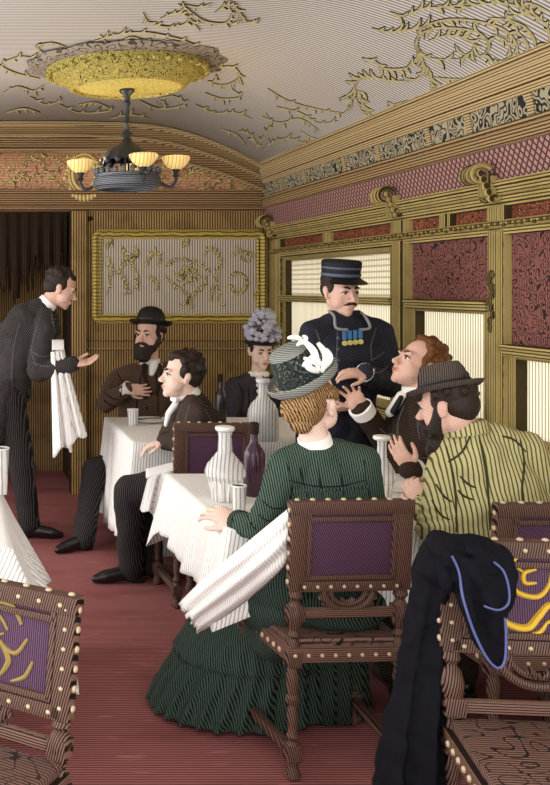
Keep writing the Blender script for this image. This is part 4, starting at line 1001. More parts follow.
def strip(t, pts, w, mat, name, n=8, flat_=0.4):
    m = MB(); m.tube(spline(pts, 5), w, n); return build(m, name, mat, t, world=True)
def Yv(px, py, Y): return P(px, py, Y)

# ---------------------------------------------------------------- 1 the waiter
J = dict(pelvis=P(7, 392, 6.43), chest=P(24, 340, 6.43), neck=P(44, 307, 6.43), shr=P(46, 329, 6.26), shl=P(50, 322, 6.62), elr=P(38, 372, 6.2), wrr=P(72, 364, 6.12), ell=P(14, 366, 6.72), wrl=P(2, 398, 6.62),
         hipr=P(9, 395, 6.34), hipl=P(4, 395, 6.52), knr=P(21, 460, 6.36), knl=P(-3, 462, 6.58), anr=P(29, 523, 6.40), anl=P(-14, 520, 6.62), toer=(1, -0.1, 0), toel=(1, -0.2, 0),
         handr=dict(d=(1, -0.1, 0.12), n=(0.0, -0.35, 0.9), thumb=-1, curl=0.25, spread=0.25), handl=dict(d=(0, 0, -1), n=(1, 0, 0), thumb=1, curl=0.5))
hd = (P(61, 288, 6.42), V((0.93, -0.12, -0.36)), V((0.3, 0, 1)))
t, Hm = person('person in a black tailcoat standing bent forward by the doorway, arm held out', J, hd, M['skin'])
def tails(m):
    m.loft([(P(2, 380, 6.42), V((0, 1, 0)), V((1, 0, .3)).normalized(), 0.19, 0.13), (P(-3, 410, 6.42), V((0, 1, 0)), V((1, 0, .2)).normalized(), 0.19, 0.10), (P(-4, 440, 6.42), V((0, 1, 0)), V((1, 0, 0)), 0.15, 0.06)])
jacket(t, J, M['black_cloth'], (1, 0, 0), 'tailcoat', hem=0.0, extra=lambda m: (tails(m), m.limb([P(14, 345, 6.43), P(26, 322, 6.43), P(38, 311, 6.43)], [0.15, 0.125, 0.085])), sleeve=(0.075, 0.066, 0.05), D_=1.05)
trousers(t, J, M['black_trouser'], (0.1, 0.085, 0.07, 0.072)); shoes(t, J); collar(t, J, Hm, hd, 0.06, 0.04); cuff(t, J, 'r')
hair(t, Hm, 'hair_black', 0.9, 40, 3, extra=(((0, 0.045, 0.085), (0.05, 0.028, 0.022)),)); eyes(t, Hm, 'hair_black', 0.8); lips(t, Hm)
# towel over his forearm
def towel_sheet(top, bot, wtop, wbot, dirv, n=26, rows=16, amp=0.02, folds=5, hem=0.02, seed=0, sag=None):
    rnd = random.Random(seed); dirv = V(dirv).normalized(); g = []
    nn = V((dirv.y, -dirv.x, 0)).normalized() if abs(dirv.z) < .9 else V((0, -1, 0))
    for i in range(rows + 1):
        f = i / rows; c = V(top).lerp(V(bot), f)
        if sag: c = c + V(sag) * math.sin(PI * f)
        w = wtop + (wbot - wtop) * f; row = []
        for j in range(n + 1):
            u = j / n - 0.5
            o = amp * (0.35 + f) * (math.sin(folds * 2 * PI * u + seed) + 0.5 * math.sin(folds * 3.3 * PI * u + 1.3 * seed))
            row.append(c + dirv * (u * w) + nn * o + V((0, 0, hem * f * math.sin(u * 17 + seed))))
        g.append(row)
    return g
m = MB()
def hang(m, px_top, px_bot, Y, seed, amp=0.018, folds=4):
    (a, b), (c, d) = px_top, px_bot
    rows = 18; n = 30; g = []
    for i in range(rows + 1):
        f = i / rows; row = []
        for j in range(n + 1):
            u = j / n
            top = V((a[0] + (b[0] - a[0]) * u, a[1] + (b[1] - a[1]) * u, 0)); bot = V((c[0] + (d[0] - c[0]) * u, c[1] + (d[1] - c[1]) * u, 0))
            e = f ** 0.9
            q = top.lerp(bot, e); yy = Y + amp * (0.4 + 0.8 * f) * (math.sin(folds * 2 * PI * u + seed) + 0.45 * math.sin(folds * 3.7 * PI * u + seed * 2))
            zig = 5 * f * math.sin(u * 14 + seed)
            row.append(P(q.x, q.y + zig * 0.5, yy))
        g.append(row)
    m.sheet(g, 0.006)
hang(m, ((51, 352), (63, 350)), ((53, 456), (87, 434)), 6.12, 1.0, 0.02, 3)
hang(m, ((52, 356), (60, 352)), ((60, 440), (72, 452)), 6.16, 2.2, 0.016, 3)
top_pts = [[P(52 + 12 * j / 10, 350 - 2.2 * math.sin(PI * k / 8) * 3, 6.10 + 0.17 * k / 8) + V((0, 0, 0.02 * math.sin(PI * k / 8))) for j in range(11)] for k in range(9)]
m.sheet(top_pts, 0.008)
hang(m, ((52, 352), (64, 349)), ((56, 420), (80, 420)), 6.27, 0.4, 0.015, 3)
tag(build(m, 'towel', M['towel'], None, auto=0, recalc=False), 'long white towel hanging over the standing waiter\'s forearm', 'towel')

# ---------------------------------------------------------------- 2 bearded man in the bowler
J = dict(pelvis=P(148, 452, 7.0), chest=P(146, 398, 6.98), neck=P(150, 365, 6.97), shr=P(117, 379, 6.97), shl=P(184, 377, 7.02), elr=P(106, 403, 6.82), wrr=P(127, 389, 6.70), ell=P(193, 412, 6.95), wrl=P(170, 418, 6.62),
         hipr=P(138, 458, 6.96), hipl=P(160, 458, 6.96), knr=P(95, 471, 6.52), knl=P(168, 458, 6.5), anr=P(83, 540, 6.12), anl=V((1.35, 6.42, 0.08)), toer=(-0.75, -0.5, 0), toel=(0, -1, 0),
         handr=dict(d=(1, -0.15, -0.05), n=(0.15, 0.9, 0.1), thumb=-1, curl=0.3, spread=0.12), handl=dict(d=(-0.6, -0.8, -0.05), n=(0, 0, -1), thumb=-1, curl=0.3))
hd = (P(149, 335, 6.92), V((-0.62, -0.76, 0.06)))
t, Hm = person('person with a full black beard and bowler hat, hand on his chest', J, hd, M['skin'], 1.1)
jacket(t, J, M['brown_tweed'], (-.2, -1, 0), 'overcoat', sleeve=(0.074, 0.064, 0.048), D_=1.1, W_=1.1, hem=0.06)
trousers(t, J, M['black_trouser'], (0.098, 0.088, 0.068, 0.07)); shoes(t, J)
hair(t, Hm, 'hair_black', 1.0, 20, 5); beard(t, Hm, 'hair_black', 0.02, wide=1.25); eyes(t, Hm, 'hair_black', 0.8)
m = MB(); nb = J['neck']; m.lathe([(0.066, 0), (0.068, 0.045), (0.06, 0.045), (0.062, 0), (0.066, 0)], 24, xf(nb + V((0, 0, 0.0)), Matrix.Identity(3)))
m.limb([nb + V((0.01, -0.07, 0.01)), nb + V((-0.01, -0.105, -0.05))], [0.035, 0.02]); build(m, 'collar', M['cream'], t, world=True); cuff(t, J, 'r', r=0.046, ln=0.035)
for sx in (-1, 1): strip(t, [nb + V((0.05 * sx, -0.07, 0.01)), nb + V((0.06 * sx, -0.125, -0.07)), nb + V((0.015 * sx, -0.16, -0.19))], [0.016] * 6 + [0.012] * 5, M['brown_coat'], 'lapel')
def bowler(t, Hm, mat, tilt=(0, 0)):
    T = Hm @ Matrix.Translation((0, -0.018, 0.066)) @ Euler((tilt[0], tilt[1], 0)).to_matrix().to_4x4() @ Matrix.Diagonal((0.92, 1.08, 1, 1))
    h = bpy.data.objects.new('bowler_hat', None)
    m = MB(); m.lathe([(0.003, 0.118), (0.035, 0.114), (0.068, 0.098), (0.088, 0.066), (0.095, 0.03), (0.096, 0.0), (0.086, -0.004), (0.003, -0.002)], 28, T); cr = build(m, 'bowler_hat', mat, t, world=True)
    m = MB(); m.lathe([(0.09, 0.004), (0.118, -0.002), (0.136, 0.008), (0.142, 0.020), (0.137, 0.024), (0.130, 0.012), (0.116, 0.006), (0.09, 0.010), (0.09, 0.004)], 32, T, fn=None); build(m, 'brim', mat, cr, world=True)
    m = MB(); m.lathe([(0.097, 0.008), (0.0985, 0.012), (0.0985, 0.032), (0.0965, 0.034), (0.09, 0.034), (0.09, 0.008), (0.097, 0.008)], 28, T); build(m, 'hat_band', M['shoe'], cr, world=True)
bowler(t, Hm, M['felt_black'], (0.06, 0.0))

# ---------------------------------------------------------------- 3 young man in profile
J = dict(pelvis=P(212, 470, 5.24), chest=P(200, 430, 5.27), neck=P(190, 398, 5.27), shl=P(197, 414, 5.12), shr=P(186, 408, 5.46), ell=P(203, 447, 5.12), wrl=P(166, 441, 5.42), elr=P(172, 436, 5.62), wrr=P(186, 437, 5.75),
         hipl=P(210, 478, 5.16), hipr=P(205, 474, 5.34), knl=P(130, 492, 5.28), knr=P(146, 488, 5.44), anl=P(131, 568, 5.44), anr=P(150, 562, 5.52), toel=(-1, -0.15, 0), toer=(-1, 0, 0),
         handl=dict(d=(-0.85, 0.1, -0.25), n=(-0.3, 0.1, -1), thumb=1, curl=0.45, spread=0.15), handr=dict(d=(0.2, 1, 0), n=(0, 0, -1), thumb=-1, curl=0.3))
hd = (P(181, 375, 5.25), V((-1, -0.12, 0.10)))
t, Hm = person('clean-shaven person in profile facing left, dark jacket, elbow on far table', J, hd, M['skin_pale'])
jacket(t, J, M['dark_jacket'], (-1, 0, 0), 'jacket', sleeve=(0.074, 0.066, 0.05), hem=0.08, D_=1.1)
trousers(t, J, M['black_trouser'], (0.1, 0.088, 0.072, 0.072)); shoes(t, J); collar(t, J, Hm, hd, 0.062, 0.038); cuff(t, J, 'l')
hair(t, Hm, 'hair_black', 0.9, 60, 8, crown=1.05, extra=(((0, 0.03, 0.10), (0.06, 0.04, 0.022)), ((0, -0.10, 0.04), (0.05, 0.03, 0.05)))); eyes(t, Hm, 'hair_black', 0.9); lips(t, Hm)
m = MB(); nb = J['neck']; m.limb([nb + V((-0.07, -0.01, -0.02)), nb + V((-0.115, -0.01, -0.08)), nb + V((-0.13, -0.01, -0.14))], [0.018, 0.016, 0.010]); build(m, 'shirt_front', M['cream'], t, world=True)
m = MB(); c = nb + V((-0.085, -0.02, -0.005))
for sx in (-1, 1): m.ell(c + V((-0.005, 0.03 * sx, 0)), (0.012, 0.028, 0.016))
build(m, 'bow_tie', M['cream'], t, world=True)
# napkin on his lap
m = MB(); hang(m, ((148, 478), (182, 468)), ((140, 508), (174, 530)), 5.06, 0.7, 0.014, 3)
g = [[P(146 + 36 * j / 10, 478 - 9 * j / 10 - 3 * math.sin(PI * k / 6), 5.06 + 0.22 * k / 6) + V((0, 0, 0.03 * math.sin(PI * k / 8))) for j in range(11)] for k in range(7)]; m.sheet(g, 0.008)
tag(build(m, 'napkin', M['towel'], None, auto=0, recalc=False), 'white napkin hanging from the lap of the young man in profile', 'napkin')

# ---------------------------------------------------------------- 4 lady in violet
J = dict(pelvis=V((2.02, 6.98, 0.50)), chest=P(254, 402, 6.95), neck=P(258, 376, 6.93), shr=P(236, 388, 6.93), shl=P(279, 388, 6.97), elr=P(231, 424, 6.85), wrr=P(245, 436, 6.64), ell=P(287, 424, 6.88), wrl=P(272, 436, 6.66),
         hipr=V((1.93, 6.93, 0.48)), hipl=V((2.1, 6.93, 0.48)), knr=V((1.92, 6.5, 0.5)), knl=V((2.1, 6.5, 0.5)), anr=V((1.94, 6.45, 0.09)), anl=V((2.1, 6.45, 0.09)), toer=(0, -1, 0), toel=(0, -1, 0),
         handr=dict(d=(0.5, -0.8, 0), n=(0, 0, -1), thumb=1, curl=0.3), handl=dict(d=(-0.5, -0.8, 0), n=(0, 0, -1), thumb=-1, curl=0.3))
hd = (P(261, 350, 6.86), V((0.04, -0.97, -0.20)))
t, Hm = person('person in a dark violet dress and lilac flowered bonnet, seated facing front', J, hd, M['skin_pale'], 1.0, True)
jacket(t, J, M['violet'], (0, -1, 0), 'dress_bodice', W_=0.92, D_=1.05, waist=0.78, hem=0.02, sleeve=(0.062, 0.05, 0.038), puff=0.012)
m = MB(); m.loft([(V((2.02, 6.98, 0.56)), V((1, 0, 0)), V((0, 1, 0)), 0.15, 0.12), (V((2.02, 6.88, 0.50)), V((1, 0, 0)), V((0, 1, 0)), 0.22, 0.24), (V((2.02, 6.78, 0.3)), V((1, 0, 0)), V((0, 1, 0)), 0.25, 0.36), (V((2.02, 6.75, 0.02)), V((1, 0, 0)), V((0, 1, 0)), 0.30, 0.42)]); build(m, 'skirt', M['violet'], t, world=True)
hair(t, Hm, 'hair_grey', 1.0, 26, 4, sides=True); eyes(t, Hm, 'hair_grey', 0.75, (0, -0.001)); lips(t, Hm)
m = MB(); nb = J['neck']
for k in range(7):
    a = -PI / 2 + (k - 3) * 0.45; m.ell(nb + V((0.058 * math.cos(a), 0.058 * math.sin(a), 0.012)), (0.02, 0.016, 0.022), seg=8)
for k in range(5): m.ell(nb + V(((k % 2 - .5) * 0.03, -0.085 - 0.004 * k, -0.015 - 0.02 * k)), (0.026, 0.014, 0.018), seg=8)
build(m, 'lace_jabot', M['cream'], t, world=True)
rnd = random.Random(5); hb_ = MB(); hb_.lathe([(0.003, 0.06), (0.06, 0.05), (0.09, 0.03), (0.105, 0.0), (0.12, -0.014), (0.112, -0.02), (0.085, -0.006), (0.003, 0.0)], 24, Hm @ Matrix.Translation((0, -0.005, 0.066)) @ Euler((0.1, 0, 0)).to_matrix().to_4x4())
bon = build(hb_, 'bonnet', M['felt_black'], t, world=True)
m = MB()
for k in range(130):
    a = rnd.uniform(0, 2 * PI); h = rnd.random(); r = 0.118 * (1 - 0.66 * h ** 1.6) * rnd.uniform(0.8, 1.05)
    c = V((r * math.cos(a), r * math.sin(a) * 0.95, 0.085 + 0.195 * h)); q = 0.022 * rnd.uniform(0.7, 1.3)
    m.ell(c, (q, q, q * 0.75), Hm, 10)
build(m, 'bonnet_flowers', M['lilac'], bon, world=True)

# ---------------------------------------------------------------- 5 officer
OY = 5.14
J = dict(pelvis=V((1.95, OY + 0.03, 0.95)), chest=P(345, 356, OY), neck=P(344, 318, OY), shr=P(313, 334, OY - 0.02), shl=P(380, 333, OY + 0.02), elr=P(306, 388, OY), wrr=P(330, 408, 4.93), ell=P(388, 384, OY - 0.06), wrl=P(366, 373, 4.86),
         hipr=V((1.85, OY + 0.03, 0.92)), hipl=V((2.05, OY + 0.03, 0.92)), knr=V((1.86, OY + 0.02, 0.5)), knl=V((2.04, OY + 0.02, 0.5)), anr=V((1.85, OY + 0.06, 0.09)), anl=V((2.05, OY + 0.06, 0.09)), toer=(-0.2, -1, 0), toel=(0.2, -1, 0),
         handl=dict(d=(-0.95, -0.25, 0.02), n=(0.1, 0.5, -0.85), thumb=1, curl=0.45, spread=0.12, curls=[0.12, 0.5, 0.6, 0.65]), handr=dict(d=(0.4, -0.8, 0.1), n=(0.2, 0.2, 1), thumb=1, curl=0.4))
hd = (P(341, 290, OY - 0.03), V((0.22, -0.95, -0.14)))
t, Hm = person('person standing in dark uniform and peaked cap with medals on his chest', J, hd, M['skin'], 1.03)
jacket(t, J, M['navy'], (0, -1, 0), 'tunic', hem=0.18, W_=1.08, D_=1.1, sleeve=(0.076, 0.066, 0.05), chest=1.04, shw=0.07)
trousers(t, J, M['navy']); shoes(t, J)
hair(t, Hm, 'hair_grey', 0.85, 0, 2); eyes(t, Hm, 'hair_black', 0.7, (0, -0.001)); moustache(t, Hm, 'hair_grey', 0.036)
Tc = Hm @ Matrix.Translation((0, -0.012, 0.062)) @ Euler((0.04, 0, 0)).to_matrix().to_4x4()
m = MB(); m.lathe([(0.003, 0.088), (0.086, 0.086), (0.096, 0.076), (0.093, 0.05), (0.090, 0.02), (0.090, 0.0), (0.003, 0.0)], 28, Tc, 0.96, 1.1); cap = build(m, 'peaked_cap', M['cap'], t, world=True)
for z0, z1, mm in ((0.008, 0.022, 'cap_band'), (0.044, 0.054, 'cap_band')):
    m = MB(); m.lathe([(0.0925, z0), (0.0945, (z0 + z1) / 2), (0.0945, z1), (0.088, z1), (0.088, z0), (0.0925, z0)], 28, Tc, 0.96, 1.1); build(m, 'cap_band', M[mm], cap, world=True)
m = MB(); g = []
for r_ in (0.085, 0.11, 0.135):
    g.append([Tc @ V((r_ * 0.96 * math.sin(a) * (1.0 if r_ < .1 else 0.92), r_ * 1.08 * math.cos(a), 0.004 - (r_ - 0.085) * 0.55)) for a in [(-1.1 + 2.2 * k / 14) for k in range(15)]])
m.sheet(g, 0.006); build(m, 'visor', M['shoe'], cap, world=True)
nb = J['neck']
for sx in (-1, 1):
    strip(t, [nb + V((0.075 * sx, 0.0, 0.035)), nb + V((0.078 * sx, -0.075, 0.01)), nb + V((0.085 * sx, -0.118, -0.045)), nb + V((0.03 * sx, -0.125, -0.055))], 0.007, M['piping'], 'collar_piping')
m = MB(); m.lathe([(0.074, 0.0), (0.078, 0.05), (0.066, 0.05), (0.064, 0), (0.074, 0)], 24, xf(nb + V((0, 0, -0.01)), Matrix.Identity(3))); build(m, 'collar', M['navy'], t, world=True)
for k in range(4):
    c = P(344.5 + 5.3 * k, 335.5 - 0.5 * k, OY - 0.163 + 0.003 * k)
    m = MB(); m.cbox(tuple(c), (0.0095, 0.004, 0.022), 0.002); md = build(m, 'medal_ribbon', M['blue_ribbon'], t, world=True)
    m = MB(); m.lathe([(0.003, -0.004), (0.013, -0.004), (0.013, 0.004), (0.003, 0.004)], 12, xf(c + V((0, -0.003, -0.038)), zframe((0, 1, 0), (0, 0, 1)))); build(m, 'medal', M['medal_gold'], md, world=True)
for k in range(5):
    m = MB(); m.ell(P(338, 338 + 11 * k, OY - 0.158), (0.009, 0.006, 0.009)); build(m, 'button', M['cap_band'], t, world=True)
cuff(t, J, 'l', r=0.044, ln=0.03); cuff(t, J, 'r', r=0.044)

# ---------------------------------------------------------------- 6 lady in green
GY = 3.38
J = dict(pelvis=V((1.275, 3.43, 0.53)), chest=P(330, 522, GY + 0.04), neck=P(317, 449, GY), shl=P(289, 470, GY + 0.01), shr=P(359, 465, GY), ell=P(262, 528, GY + 0.05), wrl=P(239, 523, 3.60), elr=P(374, 522, GY + 0.02), wrr=P(374, 505, 3.62),
         hipl=V((1.19, 3.46, 0.52)), hipr=V((1.37, 3.46, 0.52)), knl=V((1.10, 3.88, 0.47)), knr=V((1.36, 3.88, 0.47)), anl=V((1.08, 3.9, 0.09)), anr=V((1.34, 3.9, 0.09)), toel=(-0.1, 1, 0), toer=(0, 1, 0),
         handl=dict(d=(-0.75, 0.55, 0.28), n=(0.3, 0.5, -0.8), thumb=1, curl=0.5, spread=0.12), handr=dict(d=(0, 1, 0), n=(0, 0, -1), thumb=-1, curl=0.3))
hd = (P(312, 402, GY), V((0.72, 0.68, -0.02)))
t, Hm = person('person in a dark green dress seen from behind under a ribboned hat', J, hd, M['skin_pale'], 0.98, True)
jacket(t, J, M['green'], (0, 1, 0), 'dress_bodice', W_=0.88, D_=0.88, waist=0.80, hip=1.0, hem=0.04, sleeve=(0.060, 0.052, 0.042), puff=0.016, noise=0.016, shw=0.058)
m = MB()
for q in ([P(292, 492, GY - 0.11), P(330, 490, GY - 0.14), P(368, 487, GY - 0.11)],): m.tube(spline(q, 6), 0.006, 6)
build(m, 'yoke_seam', M['green_skirt'], t, world=True)
# skirt: lap, then a pleated train falling to the floor on her left
def pleat_ring(c, rx, ry, rot, z, amp, nf, n=160, ph=0, drop=0):
    r = []
    for k in range(n):
        a = 2 * PI * k / n; w = 1 + amp * (0.7 * math.sin(nf * a + ph) + 0.3 * math.sin(nf * 2.1 * a))
        x, y = rx * math.cos(a) * w, ry * math.sin(a) * w
        r.append(V((c[0] + x * math.cos(rot) - y * math.sin(rot), c[1] + x * math.sin(rot) + y * math.cos(rot), z + drop * math.cos(a))))
    return r
m = MB()
m.rings([pleat_ring((1.10, 3.88), 0.40, 0.31, 0.5, 0.012, 0.075, 30), pleat_ring((1.115, 3.86), 0.355, 0.285, 0.5, 0.12, 0.065, 30), pleat_ring((1.125, 3.85), 0.30, 0.265, 0.5, 0.20, 0.05, 30), pleat_ring((1.125, 3.85), 0.315, 0.275, 0.5, 0.215, 0.03, 30), pleat_ring((1.14, 3.83), 0.27, 0.255, 0.4, 0.29, 0.03, 30), pleat_ring((1.19, 3.78), 0.205, 0.235, 0.3, 0.36, 0.03, 26), pleat_ring((1.21, 3.72), 0.185, 0.24, 0.2, 0.45, 0.02, 26), pleat_ring((1.23, 3.62), 0.175, 0.22, 0.1, 0.53, 0.015, 26), pleat_ring((1.25, 3.52), 0.15, 0.17, 0, 0.60, 0.01, 26), pleat_ring((1.26, 3.46), 0.11, 0.11, 0, 0.66, 0.0, 26)])
m.ell((1.275, 3.42, 0.515), (0.185, 0.14, 0.085)); m.ell((1.13, 3.50, 0.56), (0.13, 0.17, 0.10)); m.ell((1.08, 3.53, 0.48), (0.10, 0.13, 0.10)); m.ell((1.37, 3.56, 0.52), (0.10, 0.18, 0.075))
m.ell((1.12, 3.47, 0.50), (0.10, 0.12, 0.09)); m.ell((1.10, 3.55, 0.40), (0.085, 0.14, 0.12))
build(m, 'skirt', M['green_skirt'], t, world=True, voxel=0.009, sm=1, noise=0.012, nsize=0.06)
m = MB(); m.rings([pleat_ring((1.36, 3.86), 0.20, 0.23, 0, 0.012, 0.06, 18), pleat_ring((1.36, 3.84), 0.18, 0.21, 0, 0.2, 0.05, 18), pleat_ring((1.34, 3.76), 0.15, 0.20, 0, 0.44, 0.02, 18)]); build(m, 'underskirt', M['green_skirt'], t, world=True, auto=0)
collar(t, J, Hm, hd, 0.052, 0.035); cuff(t, J, 'l', 'green_skirt', 0.046, 0.01)
hair(t, Hm, 'hair_brown', 1.15, 70, 6, extra=(((0, -0.07, -0.045), (0.045, 0.035, 0.04)), ((-0.03, -0.085, -0.02), (0.04, 0.035, 0.05)), ((0.03, -0.085, 0.0), (0.04, 0.03, 0.05)), ((0.06, 0.03, 0.03), (0.02, 0.03, 0.03)), ((-0.06, 0.03, 0.03), (0.02, 0.03, 0.03)), ((0, -0.075, -0.075), (0.04, 0.03, 0.03)), ), cr=0.018, low=-0.09, crown=0.62, high=0.05)
eyes(t, Hm, 'hair_brown')
Th = xf(P(303, 379, GY - 0.01), zframe((-0.50, -0.06, 0.86), (0, 1, 0.1)))
m = MB(); m.lathe([(0.003, 0.112), (0.056, 0.108), (0.064, 0.104), (0.088, 0.03), (0.092, 0.0), (0.003, 0.0)], 28, Th, 1.0, 1.12); hat = build(m, 'tall_hat', M['hat_net'], t, world=True)
m = MB(); m.lathe([(0.003, 0.120), (0.056, 0.119), (0.067, 0.110), (0.068, 0.100), (0.064, 0.1), (0.06, 0.105), (0.003, 0.105)], 28, Th, 1.0, 1.12); build(m, 'hat_crown_top', M['band_grey'], hat, world=True)
m = MB(); m.lathe([(0.085, 0.004), (0.112, -0.012), (0.122, 0.0), (0.124, 0.018), (0.118, 0.020), (0.113, 0.004), (0.104, 0.002), (0.085, 0.012), (0.085, 0.004)], 32, Th, 1.0, 1.12); build(m, 'hat_brim', M['band_grey'], hat, world=True)
m = MB()
for k, (a, b, c, r) in enumerate((((322, 372), (326, 356), (318, 343), .010), ((318, 370), (314, 352), (303, 340), .010), ((303, 341), (296, 337), (288, 338), .007), ((312, 350), (304, 342), (297, 345), .007), ((324, 368), (330, 358), (326, 349), .009), ((318, 372), (308, 366), (312, 356), .010), ((324, 364), (314, 362), (304, 358), .008), ((320, 360), (308, 362), (303, 366), .007), ((304, 343), (306, 338), (303, 336), .006))):
    q = spline([P(a[0], a[1], GY - 0.10), P(b[0], b[1], GY - 0.12), P(c[0], c[1], GY - 0.10)], 6)
    m.tube(q, [r * (0.5 + 0.7 * math.sin(PI * (0.1 + .85 * i / (len(q) - 1)))) for i in range(len(q))], 8)
build(m, 'hat_ribbons', M['cream'], hat, world=True)
# her napkin with fringe
m = MB(); g = []
prof_l = [(290, 507), (262, 530), (236, 552), (205, 578), (179, 604)]; prof_r = [(291, 545), (288, 560), (272, 578), (240, 605), (200, 632)]
dep = [3.30, 3.28, 3.30, 3.40, 3.50]
Lc = spline([V((a, b, d)) for (a, b), d in zip(prof_l, dep)], 6); Rc = spline([V((a, b, d)) for (a, b), d in zip(prof_r, dep)], 6)
for i in range(len(Lc)):
    f = i / (len(Lc) - 1); row = []
    for j in range(25):
        u = j / 24; q = Lc[i].lerp(Rc[i], u); bulge = 0.05 * math.sin(PI * u)
        row.append(P(q.x + (2.5 * math.sin(u * 25) * f if i == len(Lc) - 1 else 0), q.y + (3 * math.sin(u * 60) if i == len(Lc) - 1 else 0), q.z - bulge + 0.014 * math.sin(u * 18 + f * 2) * (0.4 + f)))
    g.append(row)
m.sheet(g, 0.006); tag(build(m, 'napkin', M['towel'], None, auto=0, recalc=False), 'white fringed napkin falling from the lap of the lady in green', 'napkin')

# ---------------------------------------------------------------- 7 red-haired man
RY_ = 4.78
J = dict(pelvis=V((2.17, 4.80, 0.52)), chest=P(416, 440, RY_), neck=P(417, 396, RY_), shl=P(424, 414, RY_ - 0.16), shr=P(408, 411, RY_ + 0.18), ell=P(432, 466, RY_ - 0.24), wrl=P(412, 470, 4.42), elr=P(388, 444, RY_ + 0.06), wrr=P(362, 410, RY_ - 0.02),
         hipl=V((2.15, 4.74, 0.5)), hipr=V((2.15, 4.88, 0.5)), knl=V((1.78, 4.74, 0.5)), knr=V((1.80, 4.90, 0.5)), anl=V((1.74, 4.72, 0.09)), anr=V((1.76, 4.92, 0.09)), toel=(-1, 0, 0), toer=(-1, 0, 0),
         handl=dict(d=(-0.55, 0.0, 0.75), n=(0.5, 0.6, 0.3), thumb=-1, curl=0.25, spread=0.08), handr=dict(d=(-0.45, -0.1, 0.75), n=(-0.5, -0.5, 0.5), thumb=-1, curl=0.35, spread=0.35, tcurl=-0.3))
hd = (P(418, 364, RY_), V((-0.90, -0.14, 0.44)), V((0.2, 0, 1)))
t, Hm = person('person with auburn hair in a dark brown coat looking up, palm raised', J, hd, M['skin'], 1.07)
jacket(t, J, M['brown_coat'], (-1, 0, 0), 'overcoat', sleeve=(0.072, 0.064, 0.052), hem=0.05, D_=1.05)
trousers(t, J, M['black_trouser']); shoes(t, J); collar(t, J, Hm, hd, 0.064, 0.035); cuff(t, J, 'r', r=0.056, ln=0.03); cuff(t, J, 'l', r=0.05, ln=0.01)
hair(t, Hm, 'hair_red', 0.95, 55, 9, extra=(((0.0, 0.02, 0.112), (0.03, 0.04, 0.02)), ((0.067, 0.012, -0.02), (0.01, 0.015, 0.025)), ((-0.067, 0.012, -0.02), (0.01, 0.015, 0.025)))); eyes(t, Hm, 'hair_red', 0.9); lips(t, Hm)
m = MB(); nb = J['neck']; m.limb([nb + V((-0.07, 0, -0.005)), nb + V((-0.13, 0.0, -0.08))], [0.03, 0.022]); build(m, 'shirt_front', M['cream'], t, world=True)
m = MB(); m.limb([nb + V((-0.09, -0.03, -0.005)), nb + V((-0.125, -0.03, -0.07))], [0.012, 0.016]); build(m, 'necktie', M['felt_black'], t, world=True)

# ---------------------------------------------------------------- 8 man in the striped tan jacket
TY = 3.44
J = dict(pelvis=V((1.84, 3.46, 0.53)), chest=P(488, 500, TY), neck=P(464, 431, TY), shl=P(449, 455, TY + 0.02), shr=P(524, 450, TY), ell=P(441, 530, TY - 0.02), wrl=P(427, 508, 3.62), elr=P(556, 512, TY), wrr=P(540, 510, 3.68),
         hipl=V((1.75, 3.5, 0.52)), hipr=V((1.95, 3.5, 0.52)), knl=V((1.72, 3.92, 0.50)), knr=V((1.97, 3.92, 0.50)), anl=V((1.72, 3.95, 0.09)), anr=V((1.98, 3.95, 0.09)), toel=(0, 1, 0), toer=(0.1, 1, 0),
         handl=dict(d=(-0.25, 0.55, 0.6), n=(0.7, 0.3, -0.3), thumb=1, curl=0.6, spread=0.08), handr=dict(d=(-0.2, 1, 0), n=(0, 0, -1), thumb=-1, curl=0.3))
hd = (P(446, 405, TY), V((-0.70, 0.66, -0.20)))
t, Hm = person('person in a striped tan jacket and grey felt hat seen from behind', J, hd, M['skin'], 0.9)
jacket(t, J, M['tan'], (0, 1, 0), 'jacket', W_=1.08, D_=1.05, sleeve=(0.076, 0.070, 0.055), hem=0.05, waist=0.95, noise=0.02)
trousers(t, J, M['brown_coat']); shoes(t, J)
hair(t, Hm, 'hair_grey', 1.0, 24, 12, crown=0.9); beard(t, Hm, 'hair_black', 0.05); eyes(t, Hm, 'hair_black')
m = MB(); nb = J['neck']; m.lathe([(0.082, -0.01), (0.076, 0.03), (0.064, 0.035), (0.066, -0.01), (0.082, -0.01)], 26, xf(nb, zframe((-0.15, 0.1, 1), (0, 1, 0)))); build(m, 'jacket_collar', M['tan'], t, world=True)
Th = Hm @ Matrix.Translation((0, -0.01, 0.058)) @ Euler((-0.08, 0.10, 0)).to_matrix().to_4x4()
m = MB(); m.lathe([(0.003, 0.094), (0.03, 0.092), (0.05, 0.100), (0.064, 0.097), (0.076, 0.07), (0.090, 0.0), (0.003, 0.0)], 28, Th, 0.95, 1.12); hat = build(m, 'felt_hat', M['felt_grey'], t, world=True)
m = MB(); m.lathe([(0.085, 0.0), (0.110, -0.004), (0.122, 0.004), (0.128, 0.013), (0.121, 0.015), (0.109, 0.006), (0.085, 0.008), (0.085, 0.0)], 32, Th, 0.95, 1.12); build(m, 'brim', M['felt_grey'], hat, world=True)
m = MB(); m.lathe([(0.0905, 0.006), (0.0915, 0.01), (0.0885, 0.026), (0.084, 0.028), (0.08, 0.006), (0.0905, 0.006)], 28, Th, 0.95, 1.12); build(m, 'hat_band', M['felt_black'], hat, world=True)

